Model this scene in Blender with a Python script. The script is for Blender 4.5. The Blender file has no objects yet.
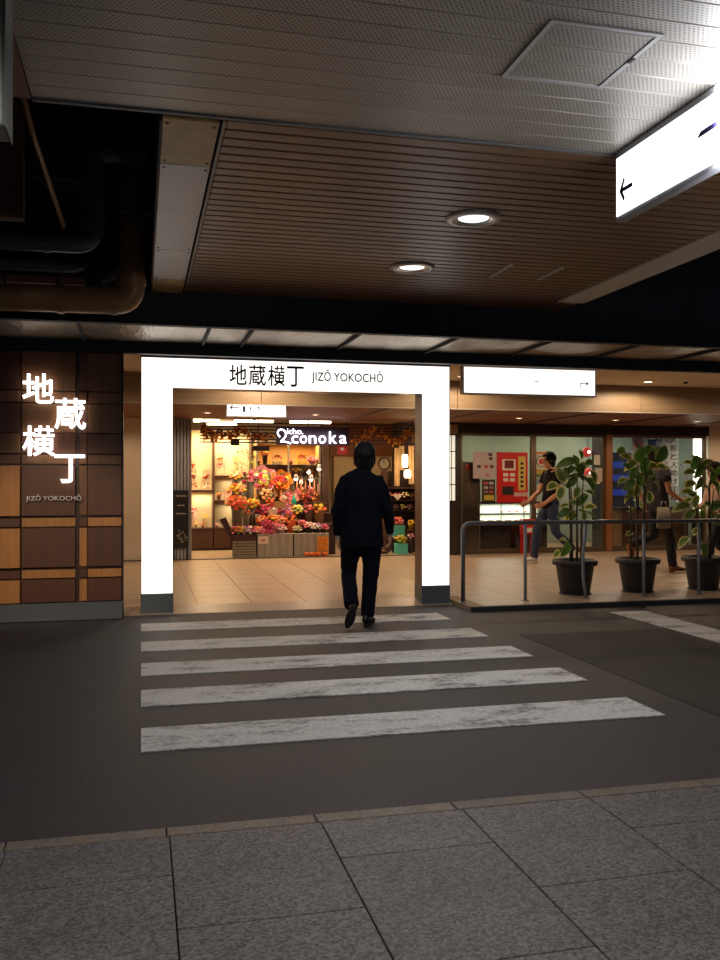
import bpy, math, random
from mathutils import Vector, Matrix, noise as mnoise
PI = math.pi
R = math.radians
scene = bpy.context.scene
COL = scene.collection

# ------------------------------------------------------------------ camera
YAW = math.atan(219 / 893.0)
CAM_H = 1.4
cam_d = bpy.data.cameras.new('camera')
cam_d.sensor_fit = 'VERTICAL'
cam_d.sensor_height = 24.0
cam_d.lens = 893.0 / 960.0 * 24.0
cam_d.shift_y = 1.0 / 960.0
cam_d.clip_start = 0.05
cam_d.clip_end = 200
cam = bpy.data.objects.new('camera', cam_d)
cam.location = (0, 0, CAM_H)
cam.rotation_euler = (R(90), 0, -YAW)
COL.objects.link(cam)
scene.camera = cam

# ------------------------------------------------------------------ world, exposure
w = bpy.data.worlds.new('night'); scene.world = w
w.use_nodes = True
w.node_tree.nodes['Background'].inputs[0].default_value = (0.55, 0.65, 1.0, 1)
w.node_tree.nodes['Background'].inputs[1].default_value = 0.03
vs = scene.view_settings
vs.view_transform = 'Standard'; vs.look = 'None'; vs.gamma = 1; vs.use_curve_mapping = False
vs.exposure = 0.35
scene.cycles.use_denoising = True
scene.cycles.max_bounces = 8
scene.cycles.sample_clamp_indirect = 6.0
scene.cycles.caustics_reflective = False
scene.cycles.caustics_refractive = False

# ------------------------------------------------------------------ helpers
def lin(h):
    if isinstance(h, str):
        h = h.lstrip('#'); c = [int(h[i:i+2], 16) / 255 for i in (0, 2, 4)]
    else:
        c = [v / 255 for v in h]
    return tuple((v / 12.92 if v <= .04045 else ((v + .055) / 1.055) ** 2.4) for v in c) + (1,)

MATS = {}
def mat(name, color, rough=.6, metal=0., var=0., vscale=6., bump=0., bscale=40., stretch=None,
        emit=None, estr=0., spec=.5, rnd=0., speck=0., sscale=120.):
    """plain procedural surface: base colour, cloudy variation, per-object variation, speckle and bump"""
    if name in MATS: return MATS[name]
    m = bpy.data.materials.new(name); m.use_nodes = True
    nt = m.node_tree; N = nt.nodes; L = nt.links
    b = N['Principled BSDF']
    c = lin(color)
    b.inputs['Base Color'].default_value = c
    b.inputs['Roughness'].default_value = rough
    b.inputs['Metallic'].default_value = metal
    b.inputs['Specular IOR Level'].default_value = spec
    tc = N.new('ShaderNodeTexCoord'); mp = N.new('ShaderNodeMapping')
    L.new(tc.outputs['Object'], mp.inputs[0])
    if stretch: mp.inputs['Scale'].default_value = stretch
    col = None
    def mulval(colsock, valsock):
        h = N.new('ShaderNodeMix'); h.data_type = 'RGBA'; h.blend_type = 'MULTIPLY'
        h.inputs[0].default_value = 1
        if colsock is None: h.inputs[6].default_value = c
        else: L.new(colsock, h.inputs[6])
        L.new(valsock, h.inputs[7]); return h.outputs[2]
    def rng(sock, lo, hi, f0=0., f1=1.):
        r = N.new('ShaderNodeMapRange'); r.inputs[1].default_value = f0; r.inputs[2].default_value = f1
        r.inputs[3].default_value = lo; r.inputs[4].default_value = hi
        L.new(sock, r.inputs[0]); return r.outputs[0]
    if var:
        n = N.new('ShaderNodeTexNoise'); n.inputs['Scale'].default_value = vscale
        n.inputs['Detail'].default_value = 5
        L.new(mp.outputs[0], n.inputs['Vector'])
        col = mulval(col, rng(n.outputs[0], 1 - var, 1 + var, .3, .7))
    if speck:
        n = N.new('ShaderNodeTexVoronoi'); n.inputs['Scale'].default_value = sscale
        L.new(mp.outputs[0], n.inputs['Vector'])
        sp = N.new('ShaderNodeSeparateColor'); L.new(n.outputs['Color'], sp.inputs[0])
        col = mulval(col, rng(sp.outputs[0], 1 - speck, 1 + speck))
    if rnd:
        oi = N.new('ShaderNodeObjectInfo')
        col = mulval(col, rng(oi.outputs['Random'], 1 - rnd, 1 + rnd))
    if col is not None: L.new(col, b.inputs['Base Color'])
    if bump:
        n = N.new('ShaderNodeTexNoise'); n.inputs['Scale'].default_value = bscale
        n.inputs['Detail'].default_value = 4
        L.new(mp.outputs[0], n.inputs['Vector'])
        bp = N.new('ShaderNodeBump'); bp.inputs['Strength'].default_value = bump
        bp.inputs['Distance'].default_value = .02
        L.new(n.outputs[0], bp.inputs['Height']); L.new(bp.outputs[0], b.inputs['Normal'])
    if emit is not None:
        b.inputs['Emission Color'].default_value = lin(emit)
        b.inputs['Emission Strength'].default_value = estr
    MATS[name] = m
    return m

def glass_mat(name, tint='#ffffff', refl=.10, rough=.02):
    if name in MATS: return MATS[name]
    m = bpy.data.materials.new(name); m.use_nodes = True
    nt = m.node_tree; N = nt.nodes; L = nt.links
    N.remove(N['Principled BSDF'])
    t = N.new('ShaderNodeBsdfTransparent'); t.inputs[0].default_value = lin(tint)
    g = N.new('ShaderNodeBsdfGlossy'); g.inputs['Roughness'].default_value = rough
    fr = N.new('ShaderNodeFresnel'); fr.inputs[0].default_value = 1.5
    mx = N.new('ShaderNodeMixShader')
    L.new(fr.outputs[0], mx.inputs[0]); L.new(t.outputs[0], mx.inputs[1]); L.new(g.outputs[0], mx.inputs[2])
    L.new(mx.outputs[0], N['Material Output'].inputs[0])
    MATS[name] = m
    return m

def perforated_mat(name, color):
    m = mat(name, color, rough=.42, metal=.25, var=.10, vscale=2.2, stretch=(1, 3, 1), rnd=.06)
    nt = m.node_tree; N = nt.nodes; L = nt.links; b = N['Principled BSDF']
    src = b.inputs['Base Color'].links[0].from_socket
    tc = N.new('ShaderNodeTexCoord'); sx = N.new('ShaderNodeSeparateXYZ'); L.new(tc.outputs['Object'], sx.inputs[0])
    def mth(op, a, bb=None, v=None):
        n = N.new('ShaderNodeMath'); n.operation = op
        if a is not None: L.new(a, n.inputs[0])
        if bb is not None: L.new(bb, n.inputs[1])
        if v is not None: n.inputs[1].default_value = v
        return n.outputs[0]
    row = mth('MULTIPLY', sx.outputs[1], v=1 / .0155)
    fl = mth('FLOOR', row); fry = mth('SUBTRACT', mth('FRACT', row), v=.5)
    off = mth('MULTIPLY', mth('MODULO', fl, v=2.0), v=.5)
    cx = mth('ADD', mth('MULTIPLY', sx.outputs[0], v=1 / .02), off)
    frx = mth('SUBTRACT', mth('FRACT', cx), v=.5)
    d2 = mth('ADD', mth('MULTIPLY', frx, frx), mth('MULTIPLY', fry, fry))
    hole = mth('LESS_THAN', d2, v=.055)
    edge = mth('LESS_THAN', mth('ABSOLUTE', sx.outputs[1]), v=.056)
    hole = mth('MULTIPLY', hole, edge)
    mx = N.new('ShaderNodeMix'); mx.data_type = 'RGBA'; L.new(hole, mx.inputs[0]); L.new(src, mx.inputs[6])
    mx.inputs[7].default_value = (.012, .011, .01, 1)
    L.new(mx.outputs[2], b.inputs['Base Color'])
    return m

def paint_mat(name, color, under):
    """road paint, worn through to the asphalt in patches"""
    m = mat(name, color, rough=.75, speck=.18, sscale=90, bump=.25, bscale=90)
    nt = m.node_tree; N = nt.nodes; L = nt.links; b = N['Principled BSDF']
    src = b.inputs['Base Color'].links[0].from_socket
    g = N.new('ShaderNodeNewGeometry')
    n1 = N.new('ShaderNodeTexNoise'); n1.inputs['Scale'].default_value = 2.1; n1.inputs['Detail'].default_value = 8
    n1.inputs['Roughness'].default_value = .68
    n2 = N.new('ShaderNodeTexNoise'); n2.inputs['Scale'].default_value = 26; n2.inputs['Detail'].default_value = 4
    mp = N.new('ShaderNodeMapping'); mp.inputs['Scale'].default_value = (1, 2.2, 1)
    L.new(g.outputs['Position'], mp.inputs[0]); L.new(mp.outputs[0], n1.inputs['Vector']); L.new(g.outputs['Position'], n2.inputs['Vector'])
    ad = N.new('ShaderNodeMath'); ad.operation = 'MULTIPLY_ADD'; L.new(n2.outputs[0], ad.inputs[0]); ad.inputs[1].default_value = .35
    L.new(n1.outputs[0], ad.inputs[2])
    mr = N.new('ShaderNodeMapRange'); mr.inputs[1].default_value = .67; mr.inputs[2].default_value = .84
    mr.inputs[3].default_value = 0; mr.inputs[4].default_value = .85
    L.new(ad.outputs[0], mr.inputs[0])
    mx = N.new('ShaderNodeMix'); mx.data_type = 'RGBA'; L.new(mr.outputs[0], mx.inputs[0]); L.new(src, mx.inputs[6])
    mx.inputs[7].default_value = lin(under)
    L.new(mx.outputs[2], b.inputs['Base Color'])
    return m

class MB:
    """collects shapes into one mesh"""
    def __init__(self): self.v = []; self.f = []
    def add(self, vs, fs):
        o = len(self.v); self.v += [Vector(p) for p in vs]; self.f += [[i + o for i in q] for q in fs]; return self
    def box(self, x0, x1, y0, y1, z0, z1, bev=0.):
        if bev <= 0:
            v = [(x, y, z) for z in (z0, z1) for y in (y0, y1) for x in (x0, x1)]
            return self.add(v, [(0, 2, 3, 1), (4, 5, 7, 6), (0, 1, 5, 4), (2, 6, 7, 3), (0, 4, 6, 2), (1, 3, 7, 5)])
        b = min(bev, (x1-x0)*.45, (y1-y0)*.45, (z1-z0)*.45)
        vs = []; idx = {}
        for sx in (0, 1):
            for sy in (0, 1):
                for sz in (0, 1):
                    X = (x0, x1)[sx]; Y = (y0, y1)[sy]; Z = (z0, z1)[sz]
                    dx = b * (1 - 2*sx); dy = b * (1 - 2*sy); dz = b * (1 - 2*sz)
                    for ax, p in enumerate(((X, Y+dy, Z+dz), (X+dx, Y, Z+dz), (X+dx, Y+dy, Z))):
                        idx[(sx, sy, sz, ax)] = len(vs); vs.append(p)
        I = lambda a, b_, c, ax: idx[(a, b_, c, ax)]
        F = []
        for s in (0, 1):
            q = [I(s, 0, 0, 0), I(s, 1, 0, 0), I(s, 1, 1, 0), I(s, 0, 1, 0)]; F.append(q if s else q[::-1])
            q = [I(0, s, 0, 1), I(0, s, 1, 1), I(1, s, 1, 1), I(1, s, 0, 1)]; F.append(q if s else q[::-1])
            q = [I(0, 0, s, 2), I(1, 0, s, 2), I(1, 1, s, 2), I(0, 1, s, 2)]; F.append(q if s else q[::-1])
        for a in (0, 1):
            for c in (0, 1):
                F.append([I(0, a, c, 1), I(1, a, c, 1), I(1, a, c, 2), I(0, a, c, 2)])
                F.append([I(a, 0, c, 0), I(a, 1, c, 0), I(a, 1, c, 2), I(a, 0, c, 2)])
                F.append([I(a, c, 0, 0), I(a, c, 1, 0), I(a, c, 1, 1), I(a, c, 0, 1)])
                for d in (0, 1): F.append([I(a, c, d, 0), I(a, c, d, 1), I(a, c, d, 2)]) if True else None
        # the loop above repeats corner triangles only once per (a, c, d)
        return self.add(vs, F)
    def tube(self, pts, rad, n=10, side=None, caps=True, round_ends=False):
        """loft of (elliptic) rings along a path; rad: number or (a, b) or list of either"""
        pts = [Vector(p) for p in pts]; k = len(pts)
        rs = rad if isinstance(rad, list) else [rad] * k
        rs = [(r, r) if not isinstance(r, tuple) else r for r in rs]
        ref = Vector(side) if side else None
        vs = []; fs = []
        prev = None
        for i in range(k):
            t = (pts[min(i+1, k-1)] - pts[max(i-1, 0)])
            if t.length < 1e-9: t = Vector((0, 0, 1))
            t.normalize()
            if ref is None:
                ref = Vector((1, 0, 0)) if abs(t.x) < .9 else Vector((0, 1, 0))
            u = (prev if (prev is not None and not side) else ref); u = u - t * u.dot(t)
            if u.length < 1e-6: u = t.orthogonal()
            u.normalize(); v = t.cross(u); prev = u
            for j in range(n):
                a = 2*PI*j/n
                vs.append(pts[i] + u * (math.cos(a) * rs[i][0]) + v * (math.sin(a) * rs[i][1]))
        for i in range(k-1):
            for j in range(n):
                a = i*n+j; b = i*n+(j+1) % n
                fs.append((a, b, b+n, a+n))
        if caps:
            fs.append(tuple(range(n))[::-1]); fs.append(tuple(range((k-1)*n, k*n)))
        return self.add(vs, fs)
    def lathe(self, prof, n=24, c=(0, 0, 0), closed=False):
        c = Vector(c); vs = []; fs = []
        for (r, z) in prof:
            for j in range(n):
                a = 2*PI*j/n; vs.append(c + Vector((r*math.cos(a), r*math.sin(a), z)))
        k = len(prof)
        for i in range(k-1):
            for j in range(n):
                a = i*n+j; b = i*n+(j+1) % n; fs.append((a, b, b+n, a+n))
        if not closed:
            fs.append(tuple(range(n))[::-1]); fs.append(tuple(range((k-1)*n, k*n)))
        return self.add(vs, fs)
    def ball(self, c, r, n=8, m=6, jit=0., rng=None):
        c = Vector(c); r = (r, r, r) if not isinstance(r, tuple) else r
        vs = []; fs = []
        for i in range(1, m):
            p = PI*i/m
            for j in range(n):
                a = 2*PI*(j + .5*(i % 2))/n
                k = 1 + (rng.uniform(-jit, jit) if rng else 0)
                vs.append(c + Vector((r[0]*math.sin(p)*math.cos(a)*k, r[1]*math.sin(p)*math.sin(a)*k, r[2]*math.cos(p)*k)))
        top = len(vs); vs.append(c + Vector((0, 0, r[2]))); bot = len(vs); vs.append(c - Vector((0, 0, r[2])))
        for i in range(m-2):
            for j in range(n):
                a = i*n+j; b = i*n+(j+1) % n; fs.append((a, a+n, b+n, b))
        for j in range(n):
            fs.append((top, j, (j+1) % n)); fs.append((bot, (m-2)*n+(j+1) % n, (m-2)*n+j))
        return self.add(vs, fs)
    def poly(self, pts, vec):
        """flat outline pushed along vec"""
        pts = [Vector(p) for p in pts]; n = len(pts); vec = Vector(vec)
        fs = [tuple(range(n)), tuple(range(2*n-1, n-1, -1))]
        for i in range(n): fs.append((i, n+i, n+(i+1) % n, (i+1) % n))
        return self.add(pts + [p + vec for p in pts], fs)
    def xform(self, M):
        self.v = [M @ p for p in self.v]; return self
    def mesh(self, name, smooth=False):
        me = bpy.data.meshes.new(name); me.from_pydata([tuple(p) for p in self.v], [], self.f)
        import bmesh
        bm = bmesh.new(); bm.from_mesh(me); bmesh.ops.recalc_face_normals(bm, faces=bm.faces); bm.to_mesh(me); bm.free()
        if smooth:
            for p in me.polygons: p.use_smooth = True
        me.update(); return me
    def build(self, name, m, parent=None, smooth=False, base=None):
        """ONE mesh object; a top-level one gets its origin at the middle of its foot"""
        off = Vector((0, 0, 0))
        if parent is None or base:
            lo = [min(p[i] for p in self.v) for i in range(3)]; hi = [max(p[i] for p in self.v) for i in range(3)]
            off = Vector(((lo[0]+hi[0])/2, (lo[1]+hi[1])/2, lo[2]))
            if base == 'center': off.z = (lo[2]+hi[2])/2
            self.v = [p - off for p in self.v]
        me = self.mesh(name, smooth); me.materials.append(m)
        o = bpy.data.objects.new(name, me); COL.objects.link(o); o.location = off
        if parent: o.parent = parent
        return o

def tag(o, label, cat=None, group=None, kind=None):
    if label: o['label'] = label
    if cat: o['category'] = cat
    if group: o['group'] = group
    if kind: o['kind'] = kind
    return o
def thing(name, label, cat, loc=(0, 0, 0), rotz=0., group=None, kind=None):
    o = bpy.data.objects.new(name, None); COL.objects.link(o)
    o.empty_display_size = .1; o.location = loc; o.rotation_euler = (0, 0, rotz)
    return tag(o, label, cat, group, kind)
def inst(name, me, loc, parent=None, rot=(0, 0, 0), scale=(1, 1, 1)):
    o = bpy.data.objects.new(name, me); COL.objects.link(o); o.location = loc; o.rotation_euler = rot; o.scale = scale
    if parent: o.parent = parent
    return o
def bx(name, m, x0, x1, y0, y1, z0, z1, parent=None, bev=0., base=None):
    return MB().box(x0, x1, y0, y1, z0, z1, bev).build(name, m, parent, base=base)
def at(px, py, Y):
    """the point at depth Y that the photograph shows at (px, py)"""
    c, s = math.cos(YAW), math.sin(YAW); a = (px-360)/893.0; b = (481-py)/893.0
    r = Vector((s + a*c, c - a*s, b)); return Vector((0, 0, CAM_H)) + r * (Y / r.y)
def px_m(px, Y):
    """metres per pixel there"""
    p = at(px, 481, Y); return (p.x*math.sin(YAW) + p.y*math.cos(YAW)) / 893.0
def bake(o, *mods):
    """apply modifiers given as (type, {props})"""
    for t, pr in mods:
        md = o.modifiers.new(t.lower(), t)
        for k, v in pr.items(): setattr(md, k, v)
    dg = bpy.context.evaluated_depsgraph_get(); dg.update()
    me = bpy.data.meshes.new_from_object(o.evaluated_get(dg))
    old = o.data; o.modifiers.clear(); o.data = me; bpy.data.meshes.remove(old)
    return o
def text_mesh(body, size, extrude=.003, offset=0., align='LEFT', spacing=1.0):
    cu = bpy.data.curves.new('t', 'FONT'); cu.body = body; cu.size = size; cu.extrude = extrude
    cu.offset = offset; cu.align_x = align; cu.space_character = spacing; cu.resolution_u = 4
    o = bpy.data.objects.new('t', cu); COL.objects.link(o)
    dg = bpy.context.evaluated_depsgraph_get(); dg.update()
    me = bpy.data.meshes.new_from_object(o.evaluated_get(dg))
    bpy.data.objects.remove(o); bpy.data.curves.remove(cu)
    return me
def fit_text(name, body, box, m, parent, y, extrude=.003, offset=0., face='front', origin=(0, 0, 0)):
    """lettering stretched into box (u0, u1, z0, z1) on an upright face"""
    me = text_mesh(body, 1.0, 0.0, offset)
    xs = [v.co.x for v in me.vertices]; ys = [v.co.y for v in me.vertices]
    x0, x1, y0, y1 = min(xs), max(xs), min(ys), max(ys)
    u0, u1, z0, z1 = box
    import bmesh
    bm = bmesh.new(); bm.from_mesh(me)
    for v in bm.verts:
        u = u0 + (v.co.x-x0)/(x1-x0)*(u1-u0); z = z0 + (v.co.y-y0)/(y1-y0)*(z1-z0)
        v.co = (u, y, z) if face == 'front' else (y, -u, z)
    d = Vector((0, -extrude, 0)) if face == 'front' else Vector((-extrude, 0, 0))
    r = bmesh.ops.extrude_face_region(bm, geom=bm.faces[:])
    for g in r['geom']:
        if isinstance(g, bmesh.types.BMVert): g.co += d
    bmesh.ops.recalc_face_normals(bm, faces=bm.faces)
    bm.to_mesh(me); bm.free(); me.materials.clear(); me.materials.append(m); me.name = name
    o = bpy.data.objects.new(name, me); COL.objects.link(o)
    if parent: o.parent = parent
    return o
def lamp(kind, loc, energy, color='#ffffff', size=.2, rot=(0, 0, 0), parent=None, spot=None, blend=.6, sy=None, name='lamp_light'):
    d = bpy.data.lights.new(name, kind); d.energy = energy; d.color = lin(color)[:3]
    if kind == 'AREA':
        d.size = size
        if sy: d.shape = 'RECTANGLE'; d.size_y = sy
        else: d.shape = 'DISK'
    else:
        d.shadow_soft_size = size
    if kind == 'SPOT': d.spot_size = spot or R(120); d.spot_blend = blend
    o = bpy.data.objects.new(name, d); COL.objects.link(o); o.location = loc; o.rotation_euler = rot
    if parent: o.parent = parent
    return o

# ================================================================== materials of the setting
M_granite = mat('granite', '#615f5f', rough=.62, var=.14, vscale=2.2, speck=.62, sscale=110, rnd=.08)
M_granite_kerb = mat('granite_kerb', '#756a60', rough=.65, var=.15, vscale=4, speck=.35, sscale=150, rnd=.10)
M_joint = mat('joint', '#2a2726', rough=.9, var=.2, vscale=20)
M_asphalt = mat('asphalt', '#25252b', rough=.62, var=.16, vscale=1.1, speck=.30, sscale=140, bump=.45, bscale=160)
M_asphalt_old = mat('asphalt_old', '#302d29', rough=.8, var=.16, vscale=1.4, speck=.35, sscale=120, bump=.5, bscale=140)
M_paint = paint_mat('road_paint', '#c9c7c4', '#4a4748')
M_halltile = mat('hall_tile', '#b09a83', rough=.34, var=.06, vscale=2.5, rnd=.03, speck=.05, sscale=200)
M_hallgrout = mat('hall_grout', '#957d64', rough=.8)
M_darkkerb = mat('dark_kerb', '#2b2928', rough=.7, var=.2, vscale=8)
M_perf = perforated_mat('perforated_aluminium', '#aaa498')
M_alu = mat('aluminium_trim', '#c4c2c0', rough=.4, metal=.25, var=.05)
M_slat = mat('brown_wood_slat', '#735034', rough=.42, var=.18, vscale=3, stretch=(.6, 14, 14), rnd=.10)
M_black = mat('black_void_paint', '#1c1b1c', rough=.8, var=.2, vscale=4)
M_beam = mat('dark_beam', '#2b2c34', rough=.6, var=.2, vscale=3)
M_whitepanel = mat('white_panel', '#e2dad2', rough=.45, var=.08, vscale=1.5, rnd=.03)
M_yellowplate = mat('yellowed_plate', '#cda566', rough=.5, var=.25, vscale=5, bump=.1, bscale=10)
M_creamtrim = mat('cream_trim', '#d8cab8', rough=.5, var=.08, vscale=2)
M_foil = mat('crinkled_foil', '#9a8d7c', rough=.38, metal=.75, var=.25, vscale=6, bump=1.0, bscale=14, stretch=(1, .35, 1))
M_cream = mat('cream_paint', '#dccdb6', rough=.7, var=.05, vscale=1.5)
M_hallwood = mat('light_oak_fascia', '#9a8468', rough=.5, var=.14, vscale=3, stretch=(.5, 6, 10))
M_soffit = mat('orange_wood_soffit', '#7a4c28', rough=.62, var=.16, vscale=3, stretch=(.6, 10, 10), rnd=.08)
M_brownwall = mat('dark_brown_wall', '#3b241a', rough=.5, var=.15, vscale=3)
M_steel = mat('brushed_steel', '#7f868c', rough=.35, metal=.8, var=.08, vscale=3, stretch=(.3, 1, 20))
M_darkmetal = mat('dark_metal', '#2c2d31', rough=.4, metal=.6, var=.1)
M_screw = mat('screw_head', '#3a352f', rough=.5, metal=.5)

# ================================================================== ground
# pavement we stand on, granite slabs 600 x 800 in a running bond
pv = MB().box(-6, 9, -5, 3.60, -.12, -.012).build('floor', M_joint)
tag(pv, 'grey granite slab pavement in the foreground', 'pavement', kind='structure')
def child(mb, name, m, parent, smooth=False):
    """a piece built in world coordinates under a parent that stands unrotated at its own origin"""
    o = mb.build(name, m, None, smooth); o.location = o.location - parent.location; o.parent = parent
    return o
col0 = [-1.713, -1.105, -.497, .109, .717, 1.331, 1.922, 2.53, 3.14, 3.75, 4.36]
for i in range(len(col0) - 1):
    x0, x1 = col0[i] + .0025, col0[i+1] - .0025
    first = 3.238 if i % 2 == 0 else 2.845
    ys = [3.597, first] + [first - .795*k for k in range(1, 5)]
    for a, b in zip(ys[1:], ys[:-1]):
        child(MB().box(x0, x1, a + .003, b - .003, -.05, 0, .002), 'slab', M_granite, pv)
kb = MB().box(-6, 9, 3.60, 3.692, -.15, -.012).build('trim_1', M_joint)
tag(kb, 'narrow granite kerb course between pavement and road', 'kerb', kind='structure')
for k in range(9):
    x0 = -2.0 + k * .606 + .28
    child(MB().box(x0 + .003, x0 + .603, 3.603, 3.69, -.1, .0, .003), 'kerb_stone', M_granite_kerb, kb)
rd = MB().box(-14, 20, 3.69, 9.62, -.3, -.004).build('road', M_asphalt)
tag(rd, 'dark asphalt road with a zebra crossing', 'road', kind='structure')
child(MB().box(3.35, 20, 3.9, 7.55, -.02, .0), 'asphalt_patch', M_asphalt_old, rd)
for y0 in (4.75, 5.70, 6.60, 7.54, 8.55):
    child(MB().box(0, 3.045, y0, y0 + .45, -.01, .0025), 'crosswalk_stripe', M_paint, rd)
mb = MB(); mb.poly([(4.87, 8.63, -.01), (5.28, 8.62, -.01), (5.28, 7.2, -.01), (4.86, 6.4, -.01)], (0, 0, .0125))
child(MB().box(4.86, 5.27, 5.4, 8.62, -.01, .0027), 'lane_marking', M_paint, rd)

# hall floor beyond the gate, 50 mm above the road
hf = thing('hall_floor', 'polished beige tiled floor of the arcade beyond the gate', 'floor', (0, 0, 0), kind='structure')
bx('screed', M_hallgrout, -6, 16, 9.9, 20.5, -.1, .046, hf)
bx('screed_platform', M_hallgrout, 3.44, 16, 9.06, 9.9, -.1, .046, hf)
tile_me = MB().box(.003, .597, .003, .597, -.03, .004, .002).mesh('tile'); tile_me.materials.append(M_halltile)
nt_ = 0
for j in range(0, 15):
    for i in range(-4, 20):
        x = i*.6; y = 9.9 + j*.6
        if y > 15.5 and not (.5 < x < 5): continue
        inst('tile', tile_me, (x, y, .046), hf)
half_me = MB().box(.003, .597, .003, .417, -.03, .004, .002).mesh('tile_half'); half_me.materials.append(M_halltile)
for j in (0, 1):
    for i in range(6, 20): inst('tile', half_me, (i*.6, 9.06 + j*.42, .046), hf)
mb = MB(); mb.add([(-.2, 9.6, 0), (3.46, 9.6, 0), (3.46, 9.9, .05), (-.2, 9.9, .05), (-.2, 9.9, -.1), (3.46, 9.9, -.1), (3.46, 9.6, -.1), (-.2, 9.6, -.1)],
                  [(0, 1, 2, 3), (0, 7, 6, 1), (3, 2, 5, 4), (0, 3, 4, 7), (1, 6, 5, 2)])
mb.build('entry_ramp', M_halltile, hf)
hk = MB().box(3.44, 16, 9.0, 9.062, -.05, .048, .004).build('trim_2', M_darkkerb)
tag(hk, 'dark kerb edge below the handrail', 'kerb', kind='structure')

# ================================================================== ceiling over the pavement: perforated aluminium
ce = thing('ceiling', 'perforated aluminium strip ceiling over the pavement', 'ceiling', (0, 0, 3.1), kind='structure')
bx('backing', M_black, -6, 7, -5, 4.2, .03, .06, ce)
pm = MB().box(-.47, 6.2, -.0675, .0675, 0, .012, .002).mesh('ceiling_strip'); pm.materials.append(M_perf)
for k in range(26):
    inst('ceiling_strip', pm, (0, 4.122 - .14*k, 0), ce)
bx('ceiling_strip_rest', M_perf, -.47, 6.2, -5, 4.122 - .14*25 - .075, 0, .012, ce)['kind'] = 'stuff'
bx('edge_trim', mat('grey_edge_trim', '#6d6c6a', rough=.5), -.47, 6.2, 4.195, 4.215, -.008, .03, ce)
bx('brown_panel', mat('brown_ceiling_panel', '#8a5a3c', rough=.6, var=.15, vscale=2), -6, -.475, -5, 4.2, -.002, .02, ce)
# access hatch
hx0, hx1, hy0, hy1 = 1.465, 1.93, 3.02, 3.50
h = thing('ceiling_hatch', 'square access hatch with aluminium frame in the perforated ceiling', 'hatch', ((hx0+hx1)/2, (hy0+hy1)/2, 3.1))
u, v_ = (hx1-hx0)/2, (hy1-hy0)/2
for a in ((-u, u, -v_, -v_+.02), (-u, u, v_-.02, v_), (-u, -u+.02, -v_+.02, v_-.02), (u-.02, u, -v_+.02, v_-.02)):
    bx('frame_bar', M_alu, *a, -.006, -.0005, h)
hp_ = MB().box(-u+.022, u-.022, -.0675, .0675, -.003, -.0008).mesh('panel_strip'); hp_.materials.append(M_perf)
for k in (-1, 0, 1): inst('panel_strip', hp_, (0, k*.142, 0), h)
MB().box(u-.017, u-.004, -.045, -.005, -.009, -.006).build('latch', M_darkmetal, h)

# ================================================================== ceiling over the road: brown slats
cs = thing('ceiling_slatted', 'brown slatted wood ceiling over the road', 'ceiling', (0, 0, 3.1), kind='structure')
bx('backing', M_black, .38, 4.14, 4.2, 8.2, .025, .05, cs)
sm = MB().box(.395, 3.82, 0, .094, 0, .022, .004).mesh('slat'); sm.materials.append(M_slat)
for k in range(36):
    inst('slat', sm, (0, 4.245 + .11*k, 0), cs)
bx('edge_trim', mat('taupe_edge_trim', '#8d8176', rough=.5), .376, .392, 4.23, 8.19, -.008, .03, cs)
bx('edge_trim', M_creamtrim, 3.825, 4.09, 4.23, 7.75, -.012, .03, cs)
bx('edge_trim', M_slat, 3.825, 4.05, 7.75, 8.19, -.006, .03, cs)
def downlight(x, y, z, r, rim_m, energy, color, label, emis=4., group=None, spot=150, name='downlight', flush=False):
    d = thing(name, label, 'light', (x, y, z), group=group)
    MB().lathe([(r, 0), (r, -.008), (r*.93, -.016), (r*.70, -.018), (r*.66, -.012)], 32, closed=True).build('rim', rim_m, d, True)
    MB().lathe([(r*.66, -.012), (r*.65, -.012), (r*.56, -.004), (r*.555, -.003)], 28, closed=True).build('reflector', mat('reflector', '#d8d8d4', rough=.2, metal=.8), d, True)
    zf = -.015 if flush else -.003
    MB().lathe([(r*.66, -.001), (r*.66, zf), (.001, zf - .001)], 28).build('diffuser', mat('diffuser_' + color[1:] + str(emis), '#ffffff', emit=color, estr=emis), d)
    lamp('SPOT', (0, 0, -.025), energy, color, r*.45, parent=d, spot=R(spot), blend=.25)
    return d
M_rim = mat('downlight_rim', '#a8a49c', rough=.35, metal=.4)
downlight(2.087, 5.43, 3.1, .18, M_rim, 75, '#e6eaf2', 'larger recessed round downlight nearer the pavement in the slatted ceiling', 1.3)
downlight(2.09, 6.79, 3.1, .18, M_rim, 65, '#f0e8de', 'recessed round downlight nearer the gate in the slatted ceiling', 1.3)
for x, lb in ((2.823, 'left of two short white slot diffusers in the slatted ceiling'), (3.258, 'right of two short white slot diffusers in the slatted ceiling')):
    s = thing('slot_diffuser', lb, 'vent', (x, 6.74, 3.1), group='slot diffusers')
    bx('frame', M_whitepanel, -.016, .016, -.22, .22, -.006, -.0005, s)
    bx('slot', M_darkmetal, -.004, .004, -.205, .205, -.0075, -.006, s)
# white panel strip along the slats' left edge
ws = thing('ceiling_panel_strip', 'strip of white panels and yellowed plates beside the slatted ceiling', 'ceiling', (.23, 4.25, 3.085), kind='structure')
for y0, y1, m in ((.0, .6, M_yellowplate), (.605, 2.4, M_whitepanel), (2.405, 3.38, M_whitepanel), (3.385, 3.93, M_yellowplate)):
    p = bx('panel', m, -.132, .130, y0, y1 - .004, 0, .02, ws, .002)
    for sx in (-.11, .11):
        for yy in (y0 + .05, y1 - .05):
            MB().lathe([(.009, 0), (.009, -.003), (.001, -.005)], 8, c=(sx, yy, 0)).build('screw', M_screw, p)
bx('side_fascia', mat('dark_red_edge', '#3a2018', rough=.7), -.145, -.134, 0, 3.93, -.01, .35, ws)
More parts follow.
